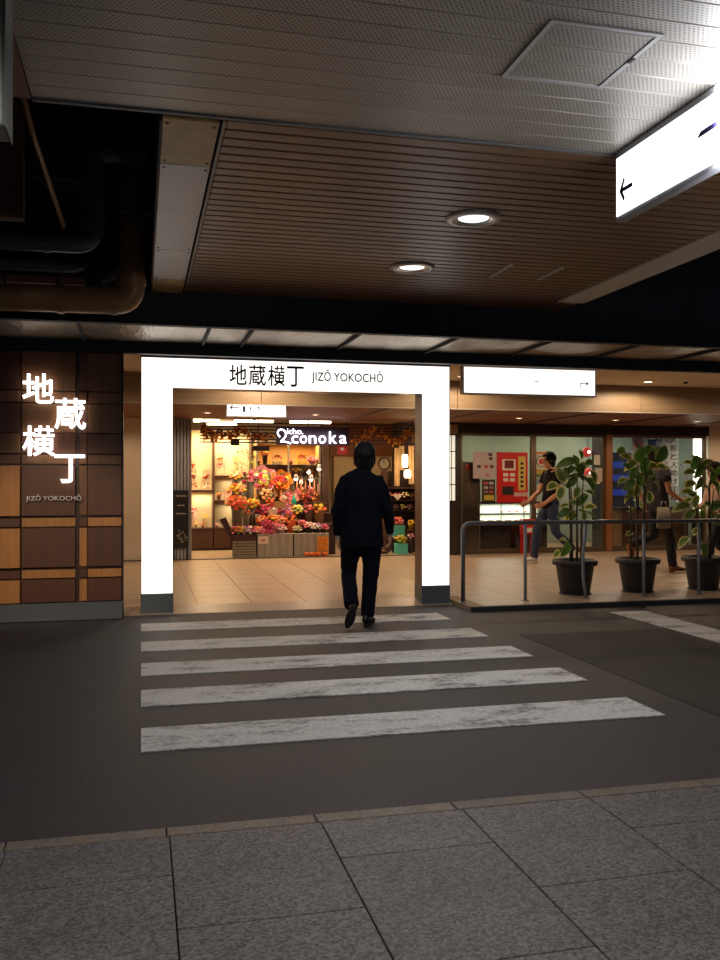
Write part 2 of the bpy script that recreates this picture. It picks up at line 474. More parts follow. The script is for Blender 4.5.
# ================================================================== dark space above, girder, foil soffit
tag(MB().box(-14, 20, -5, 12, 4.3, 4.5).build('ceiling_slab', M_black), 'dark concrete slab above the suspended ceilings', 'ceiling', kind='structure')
gd = MB().box(-14, 20, 8.2, 8.235, 2.79, 4.3).build('girder', M_beam)
tag(gd, 'dark steel girder spanning above the gate', 'beam', kind='structure')
for x in (-2.4, .16, 2.9, 5.6):
    child(MB().box(x, x + .012, 8.194, 8.2, 2.79, 4.3), 'seam', M_black, gd)
child(MB().box(-14, 20, 8.13, 8.2, 2.79, 2.81), 'flange', M_black, gd)
fs = thing('ceiling_foil', 'crinkled foil-faced insulation soffit above the gate', 'ceiling', (0, 8.42, 2.785), kind='structure')
fx = [-5, -3.4, -1.9, -.55, .62, 1.02, 2.05, 3.05, 4.05, 5.05, 6.05, 7.1]
for a, b in zip(fx[:-1], fx[1:]):
    g = MB(); nx, ny = 14, 10; vsx = []; fcs = []
    for j in range(ny+1):
        for i in range(nx+1):
            x = a + (b-a)*i/nx; y = -.2 + 1.28*j/ny
            e = math.sin(PI*i/nx)*math.sin(PI*j/ny)
            z = e*(.018 + .02*mnoise.noise(Vector((x*5, y*2, 3.1))))
            vsx.append((x, y, .05 - z))
    for j in range(ny):
        for i in range(nx):
            q = j*(nx+1)+i; fcs.append((q, q+1, q+nx+2, q+nx+1))
    g.add(vsx, fcs); g.add([(a, -.2, .07), (b, -.2, .07), (b, 1.08, .07), (a, 1.08, .07)], [(0, 1, 2, 3)])
    g.build('foil_panel', M_foil, fs, True)
    bx('strut', M_black, b - .013, b + .013, -.22, 1.08, .02, .05, fs)
bx('dark_cover', M_black, 7.1, 20, -.2, 1.08, 0, .07, fs)
bx('front_angle', M_beam, -14, 20, 1.03, 1.12, -.075, .06, fs)
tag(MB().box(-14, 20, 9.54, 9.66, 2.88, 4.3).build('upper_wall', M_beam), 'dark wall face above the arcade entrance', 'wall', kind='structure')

# ================================================================== pipes in the dark bay at the left
M_pipe_brown = mat('brown_pipe', '#a57c50', rough=.45, var=.25, vscale=3, metal=.2)
M_pipe_dark = mat('dark_pipe', '#5c5c6a', rough=.28, var=.15, vscale=3)
M_rustpanel = mat('rust_panel', '#6b4936', rough=.8, var=.35, vscale=2.5)
def bend(pts, r, n=6):
    """round the corners of a path"""
    pts = [Vector(p) for p in pts]; out = [pts[0]]
    for i in range(1, len(pts)-1):
        a = (pts[i-1]-pts[i]).normalized(); b = (pts[i+1]-pts[i]).normalized()
        p0 = pts[i]+a*r; p1 = pts[i]+b*r
        for k in range(n+1):
            t = k/n; out.append(p0*(1-t)**2 + pts[i]*2*t*(1-t) + p1*t*t)
    out.append(pts[-1]); return out
def pipe(name, path, r, m, label, cr=.12, rings=(), ring_m=None, group=None):
    path = [Vector(p) for p in path]
    t = thing(name, label, 'pipe', path[0], group=group)
    loc = [p - path[0] for p in path]
    MB().tube(bend(loc, cr), r, 20).build('run', m, t, True)
    for c, d in rings:
        c = Vector(c) - path[0]; d = Vector(d)
        MB().tube([c - d*.025, c + d*.025], r*1.09, 20).build('collar', ring_m or m, t)
    return t
pipe('drain_pipe', [(-3.2, 7.5, 2.83), (-.075, 7.5, 2.86), (-.075, 7.5, 4.25)], .108, M_pipe_brown,
     'brown drain pipe turning up beside the white ceiling panels', .13, [((-.62, 7.5, 2.853), (1, 0, 0)), ((-.21, 7.5, 2.86), (1, 0, 0)), ((-.075, 7.5, 3.02), (0, 0, 1))])
pipe('drain_pipe', [(-3.2, 7.2, 3.22), (-.36, 7.2, 3.24), (-.36, 7.2, 3.95), (.05, 7.2, 3.95)], .085, M_pipe_dark,
     'glossy dark pipe rising and elbowing in the dark bay, above the brown pipe', .13, [((-.36, 7.2, 3.42), (0, 0, 1)), ((-.7, 7.2, 3.236), (1, 0, 0))])
pipe('drain_pipe', [(-3.2, 7.65, 3.13), (-.5, 7.65, 3.15), (-.46, 8.15, 3.35)], .05, M_pipe_dark,
     'thin dark pipe between the brown pipe and the glossy dark pipe', .1)
pipe('drain_pipe', [(-.34, 7.95, 3.12), (-.02, 7.9, 3.3), (.05, 7.9, 3.36)], .06, M_pipe_dark, 'short slanting dark branch pipe behind the riser', .05)
pipe('conduit', [(-.72, 5.0, 3.72), (-.66, 5.0, 3.66), (-.62, 5.6, 3.45), (-.56, 7.0, 3.3)], .018, M_pipe_brown, 'thin bent conduit slanting down from the grey hanging panel', .06)
d = thing('duct', 'large dark square duct hanging above the riser pipe', 'duct', (-.62, 7.8, 3.8))
bx('body', M_pipe_dark, -.24, .24, -.3, .3, 0, .34, d, .02); bx('flange', M_black, -.26, .26, -.02, .02, -.02, .36, d)
t = thing('cable_tray', 'rusty brown cable tray running above the brown pipe', 'tray', (-1.3, 7.85, 3.02))
bx('tray_base', M_rustpanel, -1.7, .85, -.12, .12, 0, .015, t); bx('tray_edge', M_rustpanel, -1.7, .85, -.13, -.12, 0, .06, t)
for x in (-.1, .22, .62): bx('hanger', M_darkmetal, x, x+.02, -.14, -.12, -.02, .9, t)
t = thing('pipe_bracket', 'small metal bracket holding the riser to the panels', 'bracket', (-.05, 7.3, 3.52))
bx('arm', M_steel, -.14, .14, -.015, .015, 0, .02, t); bx('foot', M_steel, -.02, .02, -.015, .015, -.05, 0, t)
wr = MB().tube([(-.42, 6.2, 4.3), (-.36, 6.2, 3.92), (-.22, 6.2, 3.78), (.06, 6.2, 3.72)], .006, 6).build('cable', M_darkmetal, smooth=True)
tag(wr, 'thin loose cable sagging in the dark bay', 'cable')
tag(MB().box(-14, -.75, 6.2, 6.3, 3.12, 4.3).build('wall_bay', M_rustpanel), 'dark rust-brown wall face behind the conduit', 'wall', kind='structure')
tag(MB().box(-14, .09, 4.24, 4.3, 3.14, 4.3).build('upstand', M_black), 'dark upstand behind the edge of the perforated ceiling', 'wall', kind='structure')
# grey box sign at the top left
g = thing('hanging_sign', 'scuffed pale grey back of a sign box hanging at the upper left edge', 'sign', (-.635, 3.29, 2.6))
M_greybox = mat('scuffed_grey', '#a5ab9f', rough=.6, var=.25, vscale=6, bump=.2, bscale=12)
bx('case', M_greybox, -.2, .185, -.085, .085, 0, .5, g, .006)
bx('edge_strip', mat('grey_edge', '#74776f', rough=.6, var=.15), .186, .192, -.09, .09, -.004, .5, g)

# ================================================================== hanging direction sign, upper right
sg = thing('hanging_sign', 'lit white direction sign box with arrows hanging at the upper right', 'sign', (2.44, 3.2, 2.74))
M_signlit = mat('sign_face_lit', '#ffffff', emit='#f4f6ff', estr=2.2)
M_signcase = mat('sign_case', '#a5a5a8', rough=.45, metal=.3)
bx('case', M_signcase, -.055, .0, -.97, .97, 0, .355, sg, .003)
bx('lit_face', M_signlit, -.0605, -.056, -.94, .955, .022, .318, sg)
M_ink = mat('sign_ink', '#2b2150', rough=.6)
M_inkpale = mat('sign_ink_pale', '#e6e2f2', rough=.6, emit='#b4b0d4', estr=.66)
def arrow_poly(mb, cu, cz, s, direct=-1, y=-.0615, t=.022):
    """an arrow on a face that looks towards -x: u runs towards -y"""
    def q(pts): mb.poly([(y, -u, z) for u, z in pts], (-.0012, 0, 0))
    d = direct
    q([(cu - d*s, cz - t/2), (cu + d*s*.9, cz - t/2), (cu + d*s*.9, cz + t/2), (cu - d*s, cz + t/2)])
    for sg_ in (1, -1):
        q([(cu + d*s, cz), (cu + d*s - d*t*1.2, cz), (cu + d*s*.15, cz + sg_*s*.85 - sg_*t*.3), (cu + d*s*.35, cz + sg_*s*.85 + sg_*t*.4)])
mb = MB(); arrow_poly(mb, -.86, .14, .062, -1); mb.build('arrow', M_ink, sg)
mb = MB(); mb.poly([(-.0615, -u, z) for u, z in ((-.27, .165), (-.13, .168), (-.10, .15), (-.13, .192), (-.24, .19))], (-.0012, 0, 0)); mb.build('arrow', M_ink, sg)
fit_text('lettering', '北仙台三番丁', (-.70, -.36, .12, .19), M_inkpale, sg, -.0615, .001, face='side')
for sy in (-.6, .6):
    bx('hanger', M_signcase, -.04, -.02, sy-.015, sy+.015, .355, .37, sg)
lamp('AREA', (-.075, 0, .17), 30, '#f0f3ff', 1.8, rot=(0, R(-90), 0), parent=sg, sy=.28)

# ================================================================== wood-panelled wall with the vertical name
ww = thing('wall_left', 'wood-panelled wall in a woven pattern of light and dark boards left of the gate', 'wall', (-.18, 9.45, 0), kind='structure')
M_wd = [mat('panel_dark', '#56321f', rough=.5, var=.20, vscale=3, stretch=(12, 12, .7), rnd=.06),
        mat('panel_mid', '#6d492c', rough=.5, var=.18, vscale=3, stretch=(12, 12, .7), rnd=.06),
        mat('panel_light', '#b27a40', rough=.5, var=.14, vscale=3, stretch=(12, 12, .7), rnd=.05)]
bx('core', M_brownwall, -4, 0, .02, .2, 0, 2.72, ww)
bx('end_cap', M_darkmetal, -.012, .006, -.012, .2, .0, 2.72, ww)
colsx = [(-1.18, -.985, 0), (-.975, -.462, 1), (-.452, -.428, 3), (-.427, -.348, 2), (-.347, -.013, 1)]
rows = [(2.31, 2.70, 'P'), (2.185, 2.30, 'S'), (1.885, 2.175, 'P'), (1.675, 1.88, 'Q'), (1.57, 1.665, 'S'), (1.05, 1.555, 'P'),
        (.94, 1.03, 'S'), (.534, .93, 'P'), (.424, .51, 'S'), (.185, .416, 'P')]
shade = {  # per row: colour index for column kinds 0 (far left), 1 (wide), 2 (narrow strip)
    0: (0, 1, 0), 1: (1, 1, 0), 2: (0, 1, 0), 3: (1, 0, 0), 4: (0, 1, 1), 5: (2, 0, 1), 6: (0, 2, 0), 7: (2, 0, 2), 8: (0, 2, 0), 9: (2, 0, 2)}
full = [(-4.0, -3.55, 0), (-3.54, -3.03, 1), (-3.02, -2.94, 2), (-2.93, -2.42, 1), (-2.41, -2.33, 2), (-2.32, -1.81, 1), (-1.80, -1.72, 2), (-1.71, -1.2, 1)] + colsx
full[8] = (-1.19, -.985, 0)
for ri, (z0, z1, rk) in enumerate(rows):
    for x0, x1, ck in full:
        if ck == 3: continue
        ci = shade[ri][ck]
        depth = {0: .045, 1: .03, 2: .006}[ck] if rk in 'PQ' else {0: .03, 1: .008, 2: .045}[ck]
        if ri < 5: depth *= .5
        bx('board', M_wd[ci], x0 + .002, x1 - .002, -depth, .02, z0 + .002, z1 - .002, ww, .002, base='c')
bx('steel_skirting', M_steel, -4, -.002, -.055, .02, 0, .18, ww, .003)
# name in glowing characters
ks = thing('wall_sign', 'glowing white vertical kanji sign with small silver lettering on the wood wall', 'sign', (-.86, 9.42, 1.2))
M_glow = mat('glow_letters', '#ffffff', emit='#fff4ea', estr=2.2)
M_return = mat('letter_return', '#b5a79a', rough=.5)
M_silver = mat('silver_letters', '#f0f1f4', rough=.35)
for ch, bxx in (('地', (22.5, 54, 374, 403)), ('蔵', (54.5, 86, 398.5, 429)), ('横', (22.5, 55, 426, 456)), ('丁', (54.5, 85, 454.5, 483))):
    p0 = at(bxx[0], bxx[3], 9.385); p1 = at(bxx[1], bxx[2], 9.385)
    box = (p0.x + .86, p1.x + .86, p0.z - 1.2, p1.z - 1.2)
    k = fit_text('character', ch, box, M_glow, ks, -.035, .014, offset=.014)
p0 = at(26, 502, 9.385); p1 = at(81.5, 495.5, 9.385)
fit_text('latin_lettering', 'JIZŌ YOKOCHŌ', (p0.x + .86, p1.x + .86, p0.z - 1.2, p1.z - 1.19), M_silver, ks, -.05, .008, offset=.012)
lamp('AREA', (0, -.07, .75), .15, '#fff0e0', .5, rot=(R(90), 0, 0), parent=ks, sy=1.0)

# ================================================================== lit gate
gt = thing('gate', 'tall white glowing gate frame with black kanji name over the crossing', 'gate', (1.71, 9.65, 0))
M_gatelit = mat('gate_lightbox', '#ffffff', emit='#fffaf2', estr=1.3)
M_gateside = mat('gate_brown_side', '#54352a', rough=.35, var=.1, vscale=3, stretch=(8, 8, .5))
M_gatebase = mat('gate_base_plate', '#5f686e', rough=.45, metal=.2, var=.1, vscale=3)
W = 1.71
for s, nm in ((-1, 'post'), (1, 'post')):
    x0, x1 = (-W, -W + .33) if s < 0 else (W - .33, W)
    p = bx(nm, M_gateside, x0, x1, .012, .27, .21, 2.712, gt)
    bx('lit_panel', M_gatelit, x0 + .006, x1 - .006, -.0, .012, .215, 2.388, p)
    bx('edge_trim', M_darkmetal, (x0 if s < 0 else x1 - .006), (x0 + .006 if s < 0 else x1), -.004, .012, .21, 2.712, p)
    bx('base_plate', M_gatebase, x0 - .004, x1 + .004, -.004, .274, 0, .21, gt, .003)
l = bx('lintel', M_gateside, -W + .33, W - .33, .012, .27, 2.39, 2.712, gt)
bx('lit_panel', M_gatelit, -W + .006, W - .006, -.0, .012, 2.388, 2.70, l)
bx('top_cap', M_darkmetal, -W - .006, W + .006, -.008, .28, 2.712, 2.73, gt)
M_blackink = mat('black_lettering', '#2a2420', rough=.6)
p0 = at(228.5, 384, 9.65); p1 = at(305, 365.5, 9.65)
for i, ch in enumerate('地蔵横丁'):
    w_ = (p1.x - p0.x) / 4; x0 = p0.x + w_*i - 1.71
    fit_text('character', ch, (x0 + .008, x0 + w_ - .012, p0.z - .008 - .002*i, p1.z - .012), M_blackink, gt, -.001, .002, offset=.012)
p0 = at(311.5, 383.5, 9.65); p1 = at(383, 371.5, 9.65)
fit_text('latin_lettering', 'JIZŌ YOKOCHŌ', (p0.x - 1.71, p1.x - 1.71, p0.z, p1.z), M_blackink, gt, -.001, .002, offset=.016)

# ================================================================== arcade hall: ceilings, walls
hc = thing('ceiling_hall', 'cream ceiling and wood fascia of the arcade', 'ceiling', (0, 0, 2.85), kind='structure')
bx('cream_panel', M_cream, -6, 16, 9.66, 12.2, 0, .04, hc)
for x0, x1 in ((-6, -1.2), (-1.195, 1.6), (1.605, 4.44), (4.445, 7.4), (7.405, 10.4), (10.405, 16)):
    bx('fascia_board', M_hallwood, x0, x1, 12.2, 12.26, -.41, .04, hc, .003)
bx('highlight_bead', M_alu, -6, 16, 12.195, 12.20, -.415, -.405, hc)  # pale metal strip stands in for the highlight along the fascia's lower edge
for k in range(15):
    y = 12.26 + k*.225
    bx('soffit_board', M_soffit, -6, 16, y + .004, y + .221, -.38, -.36, hc, .002)
for x in (-1.6, .2, 1.9, 3.5, 5.1, 6.9, 8.5, 10.1):
    bx('soffit_batten', M_brownwall, x, x + .03, 12.3, 15.6, -.395, -.38, hc)
tag(MB().box(-6, .50, 15.6, 15.75, .05, 2.6).build('wall_hall', M_cream), 'cream back wall of the arcade left of the flower shop', 'wall', kind='structure')
tag(MB().box(-6, 16, 15.55, 15.75, 2.6, 3.2).build('wall_above_shops', M_brownwall), 'brown bulkhead above the shop fronts', 'wall', kind='structure')
hd = MB().box(5.5, 10.92, 15.52, 15.68, 2.29, 2.6).build('trim_3', mat('dark_header', '#241d1a', rough=.5))
tag(hd, 'dark header over the glass shop front', 'header', kind='structure')
tag(MB().box(10.92, 16, 15.5, 15.75, .05, 2.6).build('wall_right', M_cream), 'cream and brown pier right of the glass shop', 'wall', kind='structure')
tag(MB().box(-6, 16, 15.5, 15.6, .0505, .06).build('trim_4', M_darkkerb), 'thin dark threshold line before the shops', 'threshold', kind='structure')
tag(MB().box(-6.1, -6, 9.5, 20, 0, 3.2).build('wall_end', M_cream), 'cream end wall of the arcade out to the left', 'wall', kind='structure')
tag(MB().box(16, 16.1, 9, 20, 0, 3.2).build('wall_end_right', M_cream), 'cream end wall of the arcade out to the right', 'wall', kind='structure')
M_rim2 = mat('hall_downlight_rim', '#e8dcc8', rough=.4)
for x, lb in ((-1.9, 'recessed downlight behind the wood-panelled wall'), (1.6, 'recessed downlight in the cream ceiling right behind the gate lintel'),
              (4.3, 'recessed downlight in the cream ceiling behind the gate post'), (7.14, 'lone lit recessed downlight in the cream ceiling right of the hanging sign'),
              (10.2, 'recessed downlight in the cream ceiling beyond the potted plants'), (13.2, 'farthest recessed downlight in the cream ceiling')):
    downlight(x, 11.58, 2.85, .09, M_rim2, 60, '#ffe0bd', lb, 6., 'hall downlights', 172, flush=True)
tag(MB().lathe([(.03, 0), (.03, -.015), (.012, -.03)], 12, c=(7.75, 11.57, 2.85)).build('smoke_detector', M_darkmetal), 'tiny dark detector on the cream ceiling right of the downlight', 'detector')
for x, lb in ((-1.0, 'soffit downlight before the cream back wall'), (1.0, 'soffit downlight before the grey ribbed screen'), (2.7, 'soffit downlight before the flower shop sign'),
              (4.4, 'soffit downlight before the clock side of the flower shop'), (6.2, 'soffit downlight before the red menu panel'), (8.0, 'soffit downlight before the glass shop door'),
              (9.6, 'soffit downlight before the lettered banners'), (11.4, 'soffit downlight before the cream pier')):
    downlight(x, 14.0, 2.47, .07, M_rim2, 34, '#ffd9b0', lb, 5., 'soffit downlights', 172, flush=True)
# hanging lit signs in the hall
def hall_sign(loc, w_, h_, dpt, label, drop):
    t = thing('hanging_sign', label, 'sign', loc)
    bx('case', M_signcase, -w_/2, w_/2, 0, dpt, 0, h_, t, .003)
    bx('lit_face', M_gatelit, -w_/2 + .018, w_/2 - .018, -.004, 0, .018, h_ - .018, t)
    for s in (-1, 1): bx('hanger', M_signcase, s*w_*.36 - .012, s*w_*.36 + .012, dpt*.4, dpt*.6, h_, h_ + drop, t)
    return t
t = hall_sign((4.67, 10.2, 2.455), 1.775, .345, .1, 'blank-looking lit white sign with a small turn arrow right of the gate', .05)
mb = MB()
mb.box(.66, .672, -.0055, -.004, .1, .17); mb.box(.66, .765, -.0055, -.004, .158, .17)
mb.poly([(.79, -.0055, .164), (.755, -.0055, .19), (.745, -.0055, .18), (.765, -.0055, .164), (.745, -.0055, .148), (.755, -.0055, .138)], (0, .0015, 0))
mb.build('arrow', M_blackink, t)
bx('tiny_mark', M_blackink, .05, .11, -.0055, -.004, .165, .177, t)
t = hall_sign((1.546, 12.28, 2.275), .84, .19, .06, 'small lit white sign with a left arrow hanging inside the gate', .02)
mb = MB(); mb.box(-.35, -.24, -.0055, -.004, .125, .137)
mb.poly([(-.37, -.0055, .131), (-.335, -.0055, .165), (-.322, -.0055, .155), (-.347, -.0055, .131), (-.322, -.0055, .107), (-.335, -.0055, .097)], (0, .0015, 0)); mb.build('arrow', M_ink, t)
[fit_text('character', c_, (x_, x_ + .035, .07 - (.025 if c_ == 'p' else 0), .15), M_ink, t, -.0045, .001, offset=.02) for c_, x_ in (('1', -.19), ('t', -.1), ('p', .01))]

# spotlight out of frame at the left that washes the lower part of the panelled wall
sp = thing('spotlight', 'adjustable ceiling spotlight turned towards the wood-panelled wall', 'light', (-1.7, 3.9, 3.1))
MB().tube([(0, 0, 0), (0, 0, -.09)], .012, 10).build('stem', M_darkmetal, sp, True)
aim = Vector((-.75, 9.45, .65)) - Vector((-1.7, 3.9, 2.98)); aim.normalize()
c0 = Vector((0, 0, -.12)); MB().tube([c0 - aim*.07, c0 + aim*.07], [.045, .055], 20).build('head', M_darkmetal, sp, True)
MB().tube([c0 + aim*.0705, c0 + aim*.073], .048, 20).build('lens', mat('spot_lens', '#ffffff', emit='#ffe2c0', estr=4), sp)
lamp('SPOT', c0 + aim*.08, 330, '#ffdcb4', .04, rot=aim.to_track_quat('-Z', 'Y').to_euler(), parent=sp, spot=R(24), blend=.7)
# added fill lamps over the pavement, out of view (the perforated ceiling goes on there)
M_rim3 = mat('fill_lamp_rim', '#b5b3ae', rough=.4, metal=.3)
for (x, y, lb) in ((.4, 1.2, 'added unseen fill lamp overhead'), (2.9, .6, 'added unseen fill lamp overhead to the right'), (1.6, -1.6, 'added unseen fill lamp behind the viewer'), (-2.2, 2.2, 'added unseen fill lamp out to the left')):
    downlight(x, y, 3.1, .14, M_rim3, 60, '#fff9f4', lb, 3., 'added fill lamps', 176)

# ================================================================== flower shop
M_tan = mat('tan_back_wall', '#c79a5c', rough=.7, var=.08, vscale=2)
M_shelfcream = mat('shelf_cream', '#ead9b4', rough=.7, var=.04)
M_shelfwood = mat('shelf_brown', '#3e2318', rough=.45, var=.15, vscale=4, stretch=(.6, 6, 6))
M_cabinet = mat('cabinet_brown', '#43261a', rough=.5, var=.15, vscale=4, stretch=(6, 6, .6), rnd=.05)
M_greyrib = mat('grey_ribbed', '#a3a3aa', rough=.55, metal=.2, var=.08)
M_greyrib_d = mat('grey_rib_groove', '#5a5a60', rough=.6)
M_chalk = mat('chalkboard', '#1b1d1f', rough=.75, var=.15, vscale=6)
M_chalkmark = mat('chalk_mark', '#b9b2a6', rough=.9)
M_darkslat = mat('dark_sign_bar', '#2b1a14', rough=.5)
M_clear = glass_mat('clear_pane')
M_warmlamp = mat('warm_tube', '#ffffff', emit='#ffe6b8', estr=6)
def plain_box_thing(name, m, label, cat, x0, x1, y0, y1, z0, z1, bev=.004):
    return tag(MB().box(x0, x1, y0, y1, z0, z1, bev).build(name, m), label, cat)
tag(MB().box(.72, 5.45, 19.2, 19.3, .05, 2.9).build('wall_shop_back', M_cream), 'cream back wall of the flower shop', 'wall', kind='structure')
tag(MB().box(.70, .80, 15.76, 19.2, .05, 2.9).build('wall_shop_left', M_cream), 'cream side wall of the flower shop', 'wall', kind='structure')
tag(MB().box(5.36, 5.46, 15.76, 19.2, .05, 2.9).build('wall_shop_right', M_brownwall), 'brown side wall of the flower shop', 'wall', kind='structure')
tag(MB().box(.72, 5.45, 15.76, 19.2, 2.66, 2.72).build('ceiling_shop', M_cream), 'cream ceiling of the flower shop', 'ceiling', kind='structure')
for (x, y, l_) in ((1.15, 16.4, .5), (2.0, 16.3, .75), (3.05, 16.3, .8), (1.5, 17.2, .6), (4.4, 17.0, .7)):
    t = thing('ceiling_light', 'warm tube light under the flower shop ceiling at %s' % {1.15: 'the left end', 2.0: 'the garland', 3.05: 'the sign', 1.5: 'the lit shelf', 4.4: 'the clock side'}[x], 'light', (x, y, 2.56 if x < 4 else 2.659), group='flower shop tube lights')
    bx('housing', M_whitepanel, -l_/2, l_/2, -.05, .05, -.03, .1 if x < 4 else 0, t)
    bx('tube', M_warmlamp, -l_/2 + .02, l_/2 - .02, -.05, .05, -.09, -.031, t)
    lamp('AREA', (0, 0, -.1), 18, '#ffd9a6', l_, parent=t, sy=.1)
# grey ribbed screen and chalkboard
sc_ = thing('ribbed_screen', 'grey vertically ribbed folding screen at the left of the flower shop', 'screen', (.68, 15.56, .05))
bx('panel', M_greyrib_d, -.145, .14, .0, .04, 0, 2.41, sc_)
for k in range(5): bx('rib', M_greyrib, -.143 + k*.057, -.143 + k*.057 + .044, -.03, 0, 0, 2.41, sc_, .006)
bx('end_post', mat('pale_post', '#a8a4a0', rough=.5), .142, .162, -.03, .04, 0, 2.41, sc_)
cb = thing('chalkboard', 'black chalkboard with chalk drawing leaning on the grey ribbed screen', 'chalkboard', (.66, 15.50, .05))
bx('board', M_chalk, -.13, .13, 0, .02, .2, 1.19, cb); bx('leg', M_darkmetal, -.125, -.105, 0, .02, 0, .2, cb); bx('leg', M_darkmetal, .105, .125, 0, .02, 0, .2, cb)
rg = random.Random(2)
mb = MB()
for k in range(40):
    a = rg.uniform(0, 2*PI); r = rg.uniform(.04, .12); c = Vector((.03 + math.cos(a)*r*.8, -.002, .42 + math.sin(a)*r))
    mb.box(c.x-.012, c.x+.012, -.002, 0, c.z-.004, c.z+.004)
o = mb.build('chalk_drawing', M_chalkmark, cb); o['kind'] = 'stuff'
for z, wd in ((1.08, .18), (.92, .12), (.78, .16)):
    fit_text('chalk_writing', '~~~', (-wd/2, wd/2, z, z+.03), M_chalkmark, cb, 0, .002)
# lit shelf unit on the left
def zat(py, Y, px=220): return at(px, py, Y).z
sh = thing('shelf_unit', 'tall lit cream shelf unit with dark brown cabinets below', 'shelf', (1.62, 17.7, .05))
SX0, SX1 = .92 - 1.62, 2.13 - 1.62
zc = zat(528, 17.6) - .05
bx('back_board', M_shelfcream, SX0, SX1, .22, .25, zc, 2.35, sh)
for x in (SX0, at(213, 481, 17.6).x - 1.62, SX1 - .03): bx('upright', M_shelfwood if x > SX0 else M_shelfcream, x, x + .03, -.15, .22, zc, 2.35, sh)
xm = at(213, 481, 17.6).x - 1.62
for x0, x1, py in ((SX0, xm, 491), (xm, SX1, 476.5), (xm, SX1, 501.5)):
    z = zat(py, 17.6) - .05; bx('shelf_board', M_shelfwood, x0 + .03, x1, -.15, .22, z - .02, z + .02, sh)
bx('counter_top', M_shelfwood, SX0, SX1, -.17, .25, zc - .03, zc, sh)
for x0, x1 in ((SX0, xm), (xm + .01, .1), (.11, SX1)):
    d_ = bx('cabinet_door', M_cabinet, x0 + .004, x1 - .004, -.16, .24, .04, zc - .032, sh, .004)
bx('plinth', M_shelfwood, SX0, SX1, -.12, .24, 0, .04, sh)
for z in (2.2, zat(494, 17.6) - .09, zat(480, 17.6) - .09): pass
lamp('AREA', (-.35, -.05, 2.3), 6, '#ffdfae', .5, parent=sh, sy=.2)
lamp('AREA', (.25, -.05, 2.3), 6, '#ffdfae', .6, parent=sh, sy=.2)
lamp('AREA', (-.45, .05, zat(492, 17.6) - .09), 2.5, '#ffe3b6', .4, parent=sh, sy=.15)
lamp('AREA', (.2, .05, zat(477.5, 17.6) - .09), 1.6, '#ffe3b6', .5, parent=sh, sy=.15)
lamp('AREA', (.2, .05, zat(502.5, 17.6) - .09), 1.6, '#ffe3b6', .5, parent=sh, sy=.15)
# glazed flower cooler behind the stand
M_frame = mat('cooler_frame', '#8f8678', rough=.4, metal=.4)
ck = thing('flower_cooler', 'glazed flower cooler with tan back wall behind the bouquets', 'cooler', (2.98, 17.35, .05))
cz1 = zat(443, 17.2) - .05; cx0, cx1 = at(256, 481, 17.2).x - 2.98, at(321, 481, 17.2).x - 2.98
bx('back_wall', M_tan, cx0, cx1, .55, .58, 0, cz1, ck)
for x in (cx0, (cx0+cx1)/2 - .02, cx1 - .04): bx('frame_post', M_frame, x, x + .035, -.15, -.11, 0, cz1, ck)
for x in (cx0, cx1 - .02): bx('side_wall', M_tan, x, x + .02, -.11, .55, 0, cz1, ck)
bx('top_rail', M_frame, cx0, cx1, -.15, .58, cz1, cz1 + .06, ck)
csh = []
for py in (464, 478, 494):
    z = zat(py, 17.3) - .05; csh.append(z + .05); bx('shelf_board', M_frame, cx0 + .02, cx1 - .02, -.02, .55, z - .015, z, ck)
for a, b in ((cx0 + .036, (cx0+cx1)/2 - .021), ((cx0+cx1)/2 + .016, cx1 - .041)):
    bx('pane', M_clear, a, b, -.134, -.128, .1, cz1, ck)
lamp('AREA', (0, .1, cz1 - .03), 16, '#ffcf90', 1.1, parent=ck, sy=.3)
plain_box_thing('pillar', M_brownwall, 'brown pillar right of the flower cooler', 'pillar', at(321.5, 481, 17.2).x, at(328, 481, 17.2).x, 17.1, 17.4, .05, 2.66)
# tiered display stand
st = thing('display_stand', 'tiered dark display stand carrying the bouquets', 'stand', (2.62, 16.1, .05))
TIER = {0: (15.93, .47), 1: (16.26, .62), 2: (16.6, .80), 3: (16.94, .98)}
for k, (yc, zt) in TIER.items():
    if k == 0: continue
    bx('step', M_shelfwood, -.50, .86, yc - .17 - 16.1, yc + .17 - 16.1, 0, zt - .05, st, .004)
# crate, planter, white-washed boxes
M_whitewash = mat('whitewashed_wood', '#a9a196', rough=.8, var=.2, vscale=4, stretch=(8, 8, .8), rnd=.06)
M_greycrate = mat('grey_crate', '#8f8577', rough=.75, var=.15, vscale=4, rnd=.05)
def crate(label, x0, x1, y0, y1, z0, z1, vertical, m, name='wooden_crate', group=None):
    t = thing(name, label, 'crate', ((x0+x1)/2, (y0+y1)/2, z0), group=group); w2 = (x1-x0)/2; d2 = (y1-y0)/2; hh = z1-z0
    bx('body', M_shelfwood, -w2 + .012, w2 - .012, -d2 + .012, d2, .0, hh - .012, t)
    if vertical:
        n = 5
        for k in range(n): bx('plank', m, -w2 + 2*w2*k/n + .002, -w2 + 2*w2*(k+1)/n - .002, -d2, -d2 + .012, 0, hh, t, .002)
    else:
        n = 6
        for k in range(n): bx('plank', m, -w2, w2, -d2, -d2 + .012, hh*k/n + .006, hh*(k+1)/n - .006, t, .002)
        for s in (-1, 1): bx('corner_post', m, s*w2 - (.02 if s > 0 else 0), s*w2 + (.02 if s < 0 else 0), -d2 - .006, -d2 + .012, 0, hh, t, .002)
    bx('lid', m, -w2 - .004, w2 + .004, -d2 - .006, d2, hh - .012, hh, t, .003)
    return t
X_ = lambda px: at(px, 545, 15.8).x
crate('grey slatted crate under the dark planter, left end of the stand', X_(233), X_(256), 15.8, 16.07, .05, .34, False, M_greycrate)
